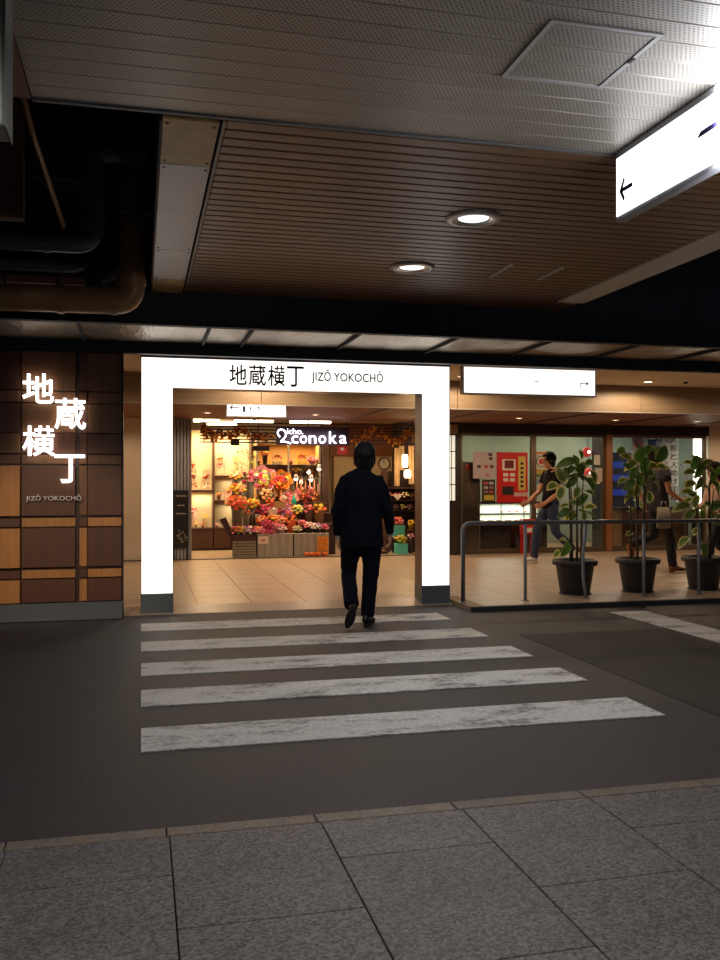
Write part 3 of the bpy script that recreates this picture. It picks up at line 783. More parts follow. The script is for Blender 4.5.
crate('whitewashed plank box in the middle of the stand front', X_(257.5), X_(293), 15.8, 16.08, .05, .46, True, M_whitewash, group='whitewashed boxes')
crate('whitewashed plank box with the orange poster at the right of the stand', X_(294), X_(329), 15.8, 16.08, .05, .46, True, M_whitewash, group='whitewashed boxes')
pl = thing('planter_box', 'dark wooden planter trough of mixed flowers on the grey crate', 'planter', ((X_(232)+X_(256))/2, 15.93, .34))
w2 = (X_(256)-X_(232))/2
bx('front_board', M_shelfwood, -w2, w2, -.13, -.11, 0, .11, pl, .003); bx('back_board', M_shelfwood, -w2, w2, .11, .13, 0, .2, pl, .003)
bx('end_board', M_shelfwood, -w2, -w2 + .02, -.11, .11, 0, .11, pl); bx('end_board', M_shelfwood, w2 - .02, w2, -.11, .11, 0, .11, pl); bx('base', M_shelfwood, -w2, w2, -.11, .11, 0, .02, pl)
mb = MB(); mb.poly([(-w2 - .21, -.05, .38), (-w2 - .10, -.05, .42), (-w2 + .0, -.05, .2), (-w2 + .0, -.05, .0)], (0, .1, 0)); mb.build('slanted_flap', M_shelfwood, pl)
M_paper = mat('paper', '#e8d6c8', rough=.8)
po = thing('poster', 'orange autumn poster on the whitewashed box', 'poster', (X_(322.5), 15.785, .1))
w2 = (X_(328)-X_(317))/2
bx('sheet', mat('orange_print', '#dd8a2c', rough=.7, var=.25, vscale=30), -w2, w2, 0, .006, .03, .30, po)
for k in range(6): MB().ball((rg.uniform(-.06, .06), -.001, .07 + k*.035), (.015, .003, .012), 6, 4).build('print_blot', mat('dark_orange_print', '#a5531c', rough=.7), po)
pc = thing('price_card', 'pink price card hanging on the edge of the stand', 'card', (X_(263), 15.775, .42))
bx('sheet', M_paper, -.09, .09, 0, .005, -.13, .0, pc); bx('print', mat('pink_print', '#c9707e', rough=.8), -.04, .04, -.002, 0, -.09, -.05, pc)
M_pumpkin = mat('pumpkin_orange', '#dd6a1c', rough=.5, var=.1)
def pumpkin(x, y, z, r, label):
    t = thing('pumpkin', label, 'pumpkin', (x, y, z), group='small pumpkins')
    mb = MB(); vs = []; n = 20; m_ = 8
    prof = [(.15, .06), (.6, .08), (.93, .3), (1, .52), (.9, .78), (.55, .93), (.15, .88)]
    pr = []
    for i, (rr, zz) in enumerate(prof):
        for j in range(n):
            a = 2*PI*j/n; k = 1 + .08*math.cos(a*7); vs.append((r*rr*k*math.cos(a), r*rr*k*math.sin(a), zz*1.5*r))
    fsx = [(i*n+j, i*n+(j+1) % n, (i+1)*n+(j+1) % n, (i+1)*n+j) for i in range(len(prof)-1) for j in range(n)]
    fsx += [tuple(range(n))[::-1], tuple(range((len(prof)-1)*n, len(prof)*n))]
    mb.add(vs, fsx).build('flesh', M_pumpkin, t, True)
    MB().tube([(0, 0, 1.3*r), (.1*r, 0, 1.65*r)], [r*.13, r*.1], 6).build('stalk', M_stem0, t)
M_stem0 = mat('dry_stalk', '#6b6a33', rough=.8)
for px, lb in ((307, 'leftmost small pumpkin on the floor before the stand'), (312.5, 'second small pumpkin on the floor before the stand'), (318, 'third small pumpkin on the floor before the stand'), (325, 'rightmost small pumpkin on the floor before the stand')):
    p = at(px, 556, 15.72); pumpkin(p.x, 15.72, .05, .055, lb)
p = at(315, 552, 15.735)
# ---- flowers
M_green = mat('leaf_green', '#3f5a2a', rough=.6, var=.25, vscale=20)
M_palegreen = mat('pale_leaf', '#93a054', rough=.6, var=.2, vscale=20)
FC = dict(red='#c0242c', crimson='#a3183c', orange='#e06a1e', coral='#e2603f', yellow='#f0c22e', pink='#ea7f9c', magenta='#c7306e', lilac='#c08ac0', white='#f2e8da',
          cream='#efdcae', peach='#f2a872', brown='#6b3f22', purple='#6d3f74', lime='#c3cf5a', teal='#2fb09c', wine='#6e1528')
def fm(c): return mat('petal_' + c, FC[c], rough=.6, var=.18, vscale=25)
def flower_head(mb, c, r, rg):
    """one bloom: a ring of petals round a domed heart"""
    mb.ball(c, (r*.62, r*.62, r*.6), 7, 5, .12, rg)
    n = 6; a0 = rg.uniform(0, 1)
    for k in range(n):
        a = a0 + 2*PI*k/n; d = Vector((math.cos(a), math.sin(a), .12)); s = Vector((-math.sin(a), math.cos(a), 0))
        p0 = c + d*r*.3; p1 = c + d*r*.75 + s*r*.36 + Vector((0, 0, r*.2)); p2 = c + d*r*1.05; p3 = c + d*r*.75 - s*r*.36 + Vector((0, 0, r*.2))
        mb.add([p0, p1, p2, p3, c + d*r*.7 - Vector((0, 0, r*.1))], [(0, 1, 2, 3), (0, 4, 1), (1, 4, 2), (2, 4, 3), (3, 4, 0)])
FN = [0]
def bouquet(px, py, wpx, Y, cols, label, kind='vase', base=None, wrapc=None, n=None, leaf=True, tilt=25, group='bouquets and flower arrangements', name=None, cat='bouquet'):
    """cols: list of bloom colours; base: height of what it stands on"""
    FN[0] += 1; rg = random.Random(FN[0]*7 + 1)
    c = at(px, py, Y); r = wpx*.5*px_m(px, Y)
    zb = base if base is not None else c.z - r*2.2
    nm = name or {'wrap': 'wrapped_bouquet', 'vase': 'vase_of_flowers', 'pot': 'potted_flower', 'basket': 'flower_basket', 'box': 'flower_gift_box'}[kind]
    t = thing(nm, label, cat, (c.x, c.y, zb), group=group)
    hc = c.z - zb
    Rt = Matrix.Translation((0, 0, hc)) @ Matrix.Rotation(R(tilt), 4, 'X')
    n = n or max(7, int(10 + wpx*.5))
    per = {}
    for k in range(n):
        f = (k+.5)/n; ph = math.acos(1 - f*.95); a = k*2.39996
        rad = r*(.86 + .12*rg.random())*(.66 if kind == 'wrap' else 1)
        p = Vector((rad*math.sin(ph)*math.cos(a), rad*math.sin(ph)*math.sin(a), rad*.75*math.cos(ph) - .1*r))
        per.setdefault(rg.choice(cols), []).append(p)
    for cn, ps in per.items():
        mb = MB()
        for p in ps: flower_head(mb, p, r*(rg.uniform(.20, .28) if kind == 'wrap' else rg.uniform(.26, .38)), rg)
        o = mb.xform(Rt).build('blooms', fm(cn), t); o['kind'] = 'stuff'
    if leaf:
        mb = MB()
        for k in range(16):
            a = rg.uniform(0, 2*PI); ph = rg.uniform(.7, 1.75); d = Vector((math.sin(ph)*math.cos(a), math.sin(ph)*math.sin(a), math.cos(ph)*.8)); s = d.cross(Vector((0, 0, 1))).normalized()*r*.14
            p0 = d*r*.5; p2 = d*r*rg.uniform(1.05, 1.3)*(.7 if kind == 'wrap' else 1); pm = (p0+p2)*.5
            mb.add([p0, pm + s, p2, pm - s, pm + Vector((0, 0, -.1*r))], [(0, 1, 2, 3), (0, 4, 1), (1, 4, 2), (2, 4, 3), (3, 4, 0)])
        o = mb.xform(Rt).build('leaves', M_green if rg.random() < .75 else M_palegreen, t); o['kind'] = 'stuff'
    wm = mat('wrap_' + (wrapc or '#8a6a48')[1:], wrapc or '#8a6a48', rough=.55, var=.1, vscale=12)
    def frill(r0, r1, z0, z1, amp, th=.004):
        m_ = MB(); N_ = 28; vs = []; fsx = []
        for off in (0, -th):
            for i in range(5):
                f = i/4
                for j in range(N_):
                    a = 2*PI*j/N_; k = 1 + amp*f*math.cos(a*7 + i*.4); rr = (r0 + (r1-r0)*f**.8)*k + off
                    vs.append((rr*math.cos(a), rr*math.sin(a), z0 + (z1-z0)*f + amp*.4*f*r1*math.sin(a*5)))
        for o in (0, 5*N_):
            for i in range(4):
                for j in range(N_): fsx.append((o+i*N_+j, o+i*N_+(j+1) % N_, o+(i+1)*N_+(j+1) % N_, o+(i+1)*N_+j))
        return m_.add(vs, fsx)
    if kind == 'wrap':
        frill(r*.2, r*1.16, -1.25*r, .12*r, .10).xform(Rt).build('wrap', wm, t, True)
        p = Rt @ Vector((0, 0, -1.2*r))
        MB().tube([Rt @ Vector((0, 0, -.6*r)), p, (p.x, p.y, max(.0, min(p.z - .5*r, .02)))], [r*.3, r*.22, r*.26], 10).build('stems', wm, t, True)
        MB().tube([Rt @ Vector((0, 0, -1.12*r)), Rt @ Vector((0, 0, -1.28*r))], r*.30, 10).build('ribbon', fm(cols[0]), t)
    elif kind == 'vase':
        rv = min(r*.62, .11); h_ = max(hc - r*.25, .03)
        MB().lathe([(rv*.75, 0), (rv*.8, h_*.1), (rv*.85, h_*.6), (rv*1.0, h_), (rv*.9, h_), (rv*.75, h_*.6), (.001, h_*.5)], 16, closed=True).build('bucket', wm, t, True)
    elif kind == 'pot':
        h_ = max(hc - r*.1, .03); rv = r*.72
        MB().lathe([(rv*.7, 0), (rv, h_), (rv*1.08, h_), (rv*1.08, h_*.85), (rv*.98, h_*.85)], 16).build('pot', wm, t, True)
    elif kind == 'basket':
        h_ = max(hc - r*.1, .03); rv = r*.85
        b_ = MB().lathe([(rv*.75, 0), (rv, h_), (rv*.92, h_), (rv*.7, h_*.2), (.001, h_*.2)], 16, closed=True).build('basket', wm, t, True)
        MB().tube([(rv*math.cos(a), 0, h_ + r*1.3*math.sin(a)) for a in [PI*k/10 for k in range(11)]], .008, 6).build('handle', wm, t, True)
    elif kind == 'box':
        w2 = r*1.05; h_ = hc + r*1.2
        bx('base', wm, -w2, w2, -w2, w2, 0, max(.01, hc - r*.9), t)
        for sx in (-1, 1):
            for sy in (-1, 1): bx('corner_edge', wm, sx*w2 - .006, sx*w2 + .006, sy*w2 - .006, sy*w2 + .006, 0, h_, t)
        bx('lid', wm, -w2, w2, -w2, w2, h_, h_ + .012, t)
    return t
zA = .05 + .0
T0, T1, T2, T3 = .46, .62, .80, .98
B = bouquet
# big wrapped bouquets and tall vases
B(263, 479, 25, 16.72, ['red', 'pink', 'white', 'lime'], 'large pink-wrapped bouquet with red and white blooms, high on the stand', 'wrap', T2, '#f0a0b4', 18, tilt=58)
B(281.5, 480, 19, 16.68, ['red', 'yellow', 'crimson'], 'orange-wrapped bouquet with red and yellow blooms beside the large pink one', 'wrap', T2, '#f09a3a', 14, tilt=58)
B(289, 498, 16, 16.5, ['pink', 'white', 'red'], 'pale pink paper cone bouquet in the middle of the stand', 'wrap', T2, '#e9b3a4', 12, tilt=50)
B(266, 494, 18, 16.55, ['cream', 'peach'], 'cream bouquet in kraft paper below the large pink bouquet', 'wrap', T2, '#b08860', 10, tilt=50)
B(271, 502, 11, 16.4, ['coral', 'orange'], 'small red-orange dish of flowers below the kraft bouquet', 'pot', T1, '#b8401e', 8)
B(236, 476, 13, 16.35, ['yellow', 'peach', 'cream'], 'yellow blooms at the upper left of the tall vases', 'vase', .05, '#5c5a4a')
B(248, 479, 20, 16.55, ['wine', 'crimson', 'brown'], 'dark red leafy vase at the top of the tall vases', 'vase', .05, '#4d463b', 10)
B(237, 490, 17, 16.2, ['orange', 'yellow', 'peach'], 'orange and yellow vase under the yellow blooms', 'vase', .05, '#4d463b')
B(237, 503, 20, 16.05, ['coral', 'peach', 'orange'], 'coral lilies spreading in a tall vase at the left end of the stand', 'vase', .54, '#57503f', tilt=40)
B(252, 504, 14, 16.3, ['yellow', 'orange'], 'yellow and orange vase right of the coral lilies', 'vase', .05, '#6a5a44')
B(247, 513, 9, 16.08, ['orange', 'coral'], 'small orange bunch below the coral lilies', 'vase', .54, '#7a6a50', 7)
B(237, 524, 9, 16.02, ['coral', 'orange'], 'coral bunch tucked at the back of the dark planter', 'pot', .54, '#8a7a68', 7)
# planter trough
for px, cs_, lb in ((235, ['pink', 'orange'], 'pink and orange'), (240.5, ['yellow', 'lime'], 'bright yellow'), (246, ['pink', 'lilac'], 'pink and lilac'), (252.5, ['pink', 'white', 'magenta'], 'white and magenta')):
    B(px, 530.5, 11, 15.93, cs_, lb + ' flowers planted in the dark trough', 'pot', .37, '#4a2c1c', 10, tilt=40)
# front rows
B(262, 511, 16.9, 16.32, ['magenta', 'crimson'], 'magenta bunch at the back row left of the stand', 'pot', T1, '#8c3a4c')
B(283, 511, 18.2, 16.32, ['pink', 'lilac', 'magenta'], 'pink and lilac bunch at the back row middle of the stand', 'pot', T1, '#a86a78')
B(273, 510, 11.7, 16.34, ['pink', 'white'], 'pale pink bunch behind the price board', 'pot', T1, '#c29a86')
B(297, 510, 13.0, 16.3, ['yellow', 'cream', 'lime'], 'pale yellow bunch right of the lilac bunch', 'pot', T1, '#6a5a3c')
B(308, 509.5, 13.0, 16.3, ['red', 'coral', 'pink'], 'red and pink flowers in a brown tub, right of the pale yellow bunch', 'basket', T1, '#5a3218', 9)
B(318.5, 509.5, 14.3, 16.3, ['orange', 'yellow'], 'orange and yellow flowers in a brown basket at the right of the stand', 'basket', T1, '#7a4a1e', 9)
B(262, 520.5, 13.0, 16.12, ['orange', 'peach'], 'orange bunch in the middle row left', 'pot', T0, '#d8783a')
B(272, 520, 13.0, 16.12, ['orange', 'yellow'], 'orange and yellow bunch in the middle row', 'pot', T0, '#d89a3a')
B(280.5, 520, 13.0, 16.12, ['pink', 'peach'], 'pink bunch in the middle row right of the orange ones', 'pot', T0, '#e0a0a0')
B(291, 520, 13.0, 16.1, ['orange', 'lime'], 'orange handled basket of greenery in the middle row', 'basket', T0, '#d0561c', 8)
B(267, 526, 14.3, 16.0, ['magenta', 'crimson'], 'magenta ball of blooms in the front row', 'pot', T0, '#a8305c')
B(275, 527, 11.7, 15.98, ['pink'], 'pink ball of blooms in the front row', 'pot', T0, '#e6a2ae')
B(281.5, 528.5, 10.4, 15.95, ['pink', 'white'], 'pale pink small bunch in the front row', 'pot', T0, '#dcb0b0')
B(259.5, 531, 11.7, 15.9, ['pink', 'peach'], 'pink bunch at the left corner of the front row', 'pot', T0, '#e0a8a0')
B(270, 533, 10.4, 15.88, ['magenta'], 'magenta small bunch at the very front edge', 'pot', T0, '#b04a70')
B(297, 529, 9.1, 15.95, ['cream', 'white'], 'cream flower standing alone in the front row', 'pot', T0, '#4a5a34')
B(302, 524, 10.4, 16.05, ['pink', 'red'], 'pink bunch above the dark tub', 'pot', T0, '#5a4638')
B(309, 526, 10.4, 15.98, ['pink', 'white'], 'pink and white bunch in a dark tub at the front right', 'pot', T0, '#3a3a36')
B(316.5, 527.5, 11.7, 15.97, ['white', 'lilac'], 'white flowers in a black tub at the front right', 'pot', T0, '#2a2c2c')
B(324, 527.5, 9.1, 15.95, ['magenta', 'pink'], 'magenta bunch at the right end of the front row', 'pot', T0, '#4a3a34')
for px, py, w_, h_, lb in ((260, 517, 9, 6, 'cream price board leaning in the front flowers at the left'), (273, 514, 8, 8, 'cream price board leaning between the magenta and lilac bunches'), (280.5, 505, 12, 7, 'tan price board leaning under the pink paper cone')):
    p = at(px, py, 16.16); k = px_m(px, 16.16)
    t = thing('price_board', lb, 'card', (p.x, 16.17, T0 if py > 510 else T1), group='price boards')
    zb = p.z - (T0 if py > 510 else T1)
    bx('sheet', M_paper if py > 506 else mat('tan_card', '#c2a070', rough=.8), -w_*k/2, w_*k/2, 0, .006, zb - h_*k/2, zb + h_*k/2, t); bx('stick', M_stem0, -.006, .006, .006, .014, 0, zb, t)
# in the cooler
Yc = 17.45
def csup(py):
    z = at(280, py, Yc).z
    return max([q for q in csh if q < z] or [.05 + .9])
for px, py, w_, cs_, kd, wc, lb in ((265, 454, 8, ['red', 'yellow'], 'pot', '#3b2a20', 'red and yellow pot on the top left cooler shelf'), (277.5, 458, 8, ['red', 'crimson'], 'box', '#b9a684', 'boxed red roses on the top shelf of the cooler'),
        (257.5, 461, 7, ['pink', 'peach'], 'pot', '#8a4a3c', 'pink pot at the far left of the cooler'), (290.5, 461, 7, ['red', 'coral'], 'pot', '#6a3a24', 'small coral pot in the middle of the cooler'), (301.5, 458, 8, ['yellow', 'red'], 'box', '#d8a83a', 'yellow gift box of blooms in the cooler'),
        (312.5, 459, 10, ['pink', 'red', 'lilac'], 'wrap', '#c98a98', 'pink-wrapped bouquet at the top right of the cooler'), (268, 472, 7, ['red', 'pink'], 'pot', '#a84a5c', 'red pot on the second cooler shelf at the left'),
        (283, 473, 7, ['orange', 'coral'], 'pot', '#b0561c', 'orange pot on the second cooler shelf'), (297, 470, 9, ['yellow', 'pink', 'lime'], 'pot', '#9a5a3c', 'yellow and pink pot on the second cooler shelf at the right'), (290, 473, 7, ['wine', 'purple'], 'pot', '#3a2a26', 'dark red pot on the second cooler shelf'),
        (311.5, 475, 7, ['orange'], 'pot', '#c05a20', 'orange pot at the right of the second cooler shelf'), (304, 472, 6, ['brown', 'wine'], 'pot', '#40281c', 'dried brown posy on the second cooler shelf')):
    B(px, py, w_, Yc, cs_, lb, kd, csup(py), wc, 8, leaf=w_ > 7)
# dried bunches hanging at the right of the stand
for i, (px, py, cn) in enumerate(((297, 491, 'pink'), (301.5, 488, 'peach'), (305.5, 492, 'coral'), (310, 488, 'pink'), (314.5, 491, 'peach'), (318, 494, 'brown'))):
    p = at(px, py, 16.75); t = thing('dried_bunch', ['leftmost hanging bunch of pink dried flowers', 'second hanging bunch, peach dried flowers', 'third hanging bunch, coral dried flowers', 'fourth hanging bunch, pink dried flowers under the clip lamp', 'fifth hanging bunch, peach dried flowers', 'rightmost hanging bunch, brown dried flowers'][i], 'dried flowers', (p.x, 16.75, p.z), group='hanging dried bunches')
    MB().tube([(0, 0, .20), (0, 0, .05), (0, 0, -.12), (0, 0, -.19)], [.006, .014, .03, .015], 8).build('stems', mat('dried_stem', '#8a5a40', rough=.8), t, True)
    mb = MB(); rg = random.Random(i+50)
    for k in range(16): flower_head(mb, Vector((rg.uniform(-.045, .045), rg.uniform(-.045, .03), rg.uniform(-.22, .04))), .03, rg)
    mb.build('blooms', fm(cn), t)['kind'] = 'stuff'
    MB().tube([(0, 0, .2), (0, 0, zat(480, 16.75) + .04 - p.z)], .003, 5).build('string', M_stem0, t)
p0, p1 = at(293, 480, 16.75), at(320, 480, 16.75)
rk = thing('hanging_rail', 'thin rail carrying the dried bunches', 'rail', (p0.x, 16.75, .05))
MB().tube([(0, 0, zat(480, 16.75)), (p1.x-p0.x, 0, zat(480, 16.75))], .01, 8).build('bar', M_darkmetal, rk, True)
for x in (0, p1.x-p0.x): MB().tube([(x, 0, 0), (x, 0, zat(480, 16.75))], .01, 8).build('upright', M_darkmetal, rk, True)
p = at(294, 500, 16.4)
t = thing('glass_drop', 'turquoise glass drop vase hanging over the stand', 'ornament', (p.x, 16.4, p.z))
MB().lathe([(.001, -.09), (.04, -.07), (.05, -.03), (.025, .03), (.012, .09), (.001, .1)], 14, closed=True).build('body', mat('turquoise_glass', '#27b39d', rough=.15, emit='#27b39d', estr=.0), t, True)
MB().tube([(0, 0, .1), (0, .35, zat(480, 16.75) - p.z)], .003, 5).build('string', M_stem0, t)
for px, py, lb, en in ((319, 469, 'bare glowing clip lamp on the brown pillar', 4), (296, 479, 'left small lit lamp on the hanging rail', 2), (311, 479.5, 'right small lit lamp on the hanging rail', 2)):
    p = at(px, py, 16.7); t = thing('clip_lamp', lb, 'light', (p.x, 16.7, p.z), group='clip lamps')
    MB().lathe([(.02, .09), (.03, .08), (.05, .0), (.045, .0), (.02, .07)], 16, closed=True).build('shade', M_signcase, t, True)
    MB().ball((0, 0, .01), .04, 12, 8).build('bulb', mat('bulb_warm', '#ffffff', emit='#ffe2c4', estr=14), t, True)
    bx('clip', M_darkmetal, -.012, .012, 0, .06, .08, .1, t)
    if py < 475: MB().tube([(0, .05, .09), (.02, .25, .12), (at(323, 481, 17.1).x - p.x, .405, .1)], .008, 6).build('arm', M_darkmetal, t, True)
    lamp('POINT', (0, -.03, -.05), en, '#ffd8a8', .04, parent=t)
# branches with pale leaves rising above the vases
for i, px in enumerate((239, 243.5, 248, 252)):
    p = at(px, 476, 16.95); t = thing('leafy_branch', ['leftmost tall pale-leaved branch over the vases', 'second tall pale-leaved branch over the vases', 'third tall pale-leaved branch over the vases', 'tallest pale-leaved branch by the cooler'][i], 'branch', (p.x, 16.95, .05), group='tall branches')
    rg = random.Random(i+90); top = at(px + rg.uniform(-2, 2), (452, 446, 450, 444)[i], 16.95)
    MB().tube([(0, 0, 0), (rg.uniform(-.03, .03), 0, .8), (top.x-p.x, 0, top.z - .05)], [.008, .007, .004], 6).build('twig', M_stem0, t, True)
    mb = MB()
    for k in range(26):
        f = rg.uniform(.62, 1.0); z = (top.z-.05)*f; a = rg.uniform(0, 2*PI); q = Vector(((top.x-p.x)*f, 0, z)); d_ = Vector((math.cos(a), math.sin(a), .6))*rg.uniform(.05, .1); s = Vector((-math.sin(a), math.cos(a), 0))*.018
        mb.add([q, q+d_*.5+s, q+d_, q+d_*.5-s, q+d_*.5+Vector((0, 0, -.008))], [(0, 1, 2, 3), (0, 4, 1), (1, 4, 2), (2, 4, 3), (3, 4, 0)])
    mb.build('leaves', M_palegreen, t)['kind'] = 'stuff'
# on the lit shelf
Ys = 17.62
zs = {'L1': zat(491, 17.6) + .02, 'R1': zat(476.5, 17.6) + .02, 'R2': zat(501.5, 17.6) + .02, 'C': zc + .05}
for px, py, w_, cs_, kd, wc, sup, lb in ((193, 486, 8, ['red', 'crimson'], 'box', '#d8b8a0', 'L1', 'red roses in a clear box at the left of the upper shelf'), (205.5, 486, 8, ['red', 'white'], 'box', '#d8b8a0', 'L1', 'red and white roses in a clear box at the right of the upper shelf'),
        (220.5, 466, 8, ['crimson', 'pink'], 'box', '#c8b090', 'R1', 'tall clear box with pink roses on the narrow upper shelf'), (236, 460, 9, ['yellow', 'lime'], 'vase', '#b9b48a', 'R1', 'yellow-green arrangement on the narrow upper shelf'),
        (219, 494, 6, ['red', 'yellow'], 'pot', '#c89a7a', 'R2', 'red and yellow pot on the narrow middle shelf'), (228, 494, 6, ['peach', 'red'], 'box', '#d8b0a0', 'R2', 'small peach gift box on the narrow middle shelf'),
        (194, 511, 8, ['pink', 'magenta'], 'vase', '#d8c0b8', 'C', 'pink vase on the left of the counter'), (205, 517, 8, ['yellow', 'lime'], 'vase', '#c8a890', 'C', 'yellow posy on the counter'),
        (195, 524, 6, ['lime', 'yellow'], 'pot', '#e8e0d0', 'C', 'small lime pot in a white bowl on the counter'), (203, 525, 5, ['pink', 'coral'], 'pot', '#d89a90', 'C', 'tiny pink pot on the counter'),
        (217, 525, 6, ['pink', 'white'], 'pot', '#c8a090', 'C', 'pale pink pot on the counter right of the upright'), (226, 521, 6, ['white', 'cream'], 'vase', '#9ac0b0', 'C', 'white posy in a pale green vase on the counter')):
    B(px, py, w_, Ys, cs_, lb, kd, zs[sup], wc, 8, leaf=False, group='arrangements on the lit shelf')
for i, (px, py) in enumerate(((193, 464), (193, 475), (206, 475), (220.5, 458))):
    p = at(px, py, 17.85); t = thing('flower_picture', ['uppermost small red flower frame on the lit back board', 'left red flower frame on the lit back board, under the uppermost', 'right red flower frame on the lit back board', 'orange flower frame above the tall clear box'][i], 'picture', (p.x, 17.90, p.z), group='flower pictures')
    for a in ((-.07, -.062, -.1, .1), (.062, .07, -.1, .1), (-.062, .062, .092, .1), (-.062, .062, -.1, -.092)): bx('frame_bar', M_whitepanel, a[0], a[1], -.02, 0, a[2], a[3], t)
    mb = MB(); rg = random.Random(i+200)
    for k in range(6): flower_head(mb, Vector((rg.uniform(-.045, .045), -.02, rg.uniform(-.06, .0))), .03, rg)
    mb.build('blooms', fm('red' if i < 3 else 'orange'), t)['kind'] = 'stuff'
# slatted sign grid with garland and glowing name
gr = thing('sign_grid', 'dark horizontal bar grid across the flower shop front', 'sign grid', (3.0, 15.66, 2.02))
gx0, gx1 = at(200, 435, 15.66).x - 3.0, at(416, 435, 15.66).x - 3.0
zt, zb = zat(424, 15.66, 300), zat(443, 15.66, 300)
for k in range(7):
    z = zb + (zt-zb)*k/6 - 2.02
    bx('bar', M_darkslat, gx0, gx1, 0, .02, z - .011, z + .011, gr)
for x in (gx0 + .06, gx0 + 1.0, gx0 + 1.9, gx0 + 2.6, gx1 - .1): bx('hanger', M_darkslat, x, x + .018, .02, .035, zb - 2.02, 2.66 - 2.02, gr)
bx('name_board', mat('name_board', '#2e2026', rough=.5), at(276, 435, 15.66).x - 3, at(349, 435, 15.66).x - 3, -.012, -.002, zat(445, 15.66, 310) - 2.02, zat(427, 15.66, 310) - 2.02, gr)
M_neon = mat('neon_white', '#ffffff', emit='#f3e8ff', estr=3)
def n3(px, py): p = at(px, py, 15.63); return (p.x, p.y, p.z)
sg = thing('shop_sign', 'glowing white flower shop name on the dark bar grid', 'sign', n3(312, 445))
o_ = Vector(n3(312, 445))
for i, ch in enumerate('conoka'):
    ks_ = [(291.5, 298), (299.8, 306.8), (308.8, 316), (318.6, 325.8), (329, 336.5), (339.3, 346.3)][i]
    up = {'k': 431.5}.get(ch, 435.5)
    a = at(ks_[0], 443.5, 15.63); b = at(ks_[1], up, 15.63)
    fit_text('letter', ch, (a.x - o_.x, b.x - o_.x, a.z - o_.z, b.z - o_.z), M_neon, sg, -.01, .012, offset=.004)
pts = [n3(*q) for q in ((280, 437), (277.5, 434), (278, 430.5), (281.5, 429), (285.5, 431.5), (286, 436), (282.5, 440), (280, 442), (285, 441.5), (291, 443.5))]
MB().tube([Vector(p) - o_ for p in bend(pts, .03, 3)], .013, 8).build('swash', M_neon, sg, True)
a, b = at(287, 434, 15.63), at(303, 428.5, 15.63)
fit_text('script', 'icho.', (a.x - o_.x, b.x - o_.x, a.z - o_.z, b.z - o_.z), M_neon, sg, -.01, .008)
lamp('AREA', (0, -.06, .12), .8, '#efe4ff', .9, rot=(R(90), 0, 0), parent=sg, sy=.2)
M_gl = [mat('autumn_leaf_a', '#a8541c', rough=.7, rnd=.3), mat('autumn_leaf_b', '#6b2f14', rough=.7), mat('autumn_leaf_c', '#d09a34', rough=.7)]
for gi, (path, lb) in enumerate((([(203, 427), (207, 433), (213, 436), (222, 434), (232, 437), (240, 428), (247, 434), (257, 437), (272, 436)], 'autumn leaf garland swagged left of the shop name'),
                                 ([(352, 441), (364, 439), (369, 433), (376, 430), (383, 436), (391, 441), (400, 440), (406, 435), (412, 431), (416, 437)], 'autumn leaf garland swagged right of the shop name'))):
    P_ = [Vector(n3(*q)) + Vector((0, .022, 0)) for q in path]; t = thing('garland', lb, 'garland', P_[0], group='autumn garlands')
    P_ = [p - P_[0] for p in P_]
    MB().tube(bend(P_, .06, 3), .012, 6).build('vine', M_gl[1], t, True)
    rg = random.Random(gi+70)
    for mi in range(3):
        mb = MB()
        for k in range(70):
            s = rg.randint(0, len(P_)-2); q = P_[s].lerp(P_[s+1], rg.random()) + Vector((rg.uniform(-.05, .05), rg.uniform(-.05, .02), rg.uniform(-.06, .05)))
            d_ = Vector((rg.uniform(-1, 1), rg.uniform(-.6, .3), rg.uniform(-1, 1))).normalized()*rg.uniform(.05, .09); s_ = d_.cross(Vector((0, 1, .2))).normalized()*.025
            mb.add([q, q+d_*.45+s_, q+d_, q+d_*.45-s_, q+d_*.5+Vector((0, .012, 0))], [(0, 1, 2, 3), (0, 4, 1), (1, 4, 2), (2, 4, 3), (3, 4, 0)])
        mb.build('leaves', M_gl[mi], t)['kind'] = 'stuff'
# small hanging cards
for px, py, w_, h_, c, lb in ((235, 442.5, 9, 6, '#24242c', 'small dark card hanging under the bar grid'), (261, 448.5, 17, 5, '#2a1f1c', 'wide dark name plate over the cooler'), (342.5, 449.5, 10, 10, '#b8322e', 'red square card hanging under the shop name')):
    p = at(px, py, 15.7); k = px_m(px, 15.7); t = thing('hanging_card', lb, 'card', (p.x, 15.7, p.z), group='hanging cards')
    bx('sheet', mat('card_' + c[1:], c, rough=.7, var=.2, vscale=20), -w_*k/2, w_*k/2, 0, .008, -h_*k/2, h_*k/2, t)
    if c == '#b8322e': MB().ball((0, -.002, .01), (.04, .004, .03), 10, 6).build('print', M_paper, t)
    for s in (-1, 1): MB().tube([(s*w_*k*.4, .004, h_*k/2), (s*w_*k*.4, .004, zat(442, 15.68, px) - p.z + .03)], .003, 5).build('string', M_darkmetal, t)
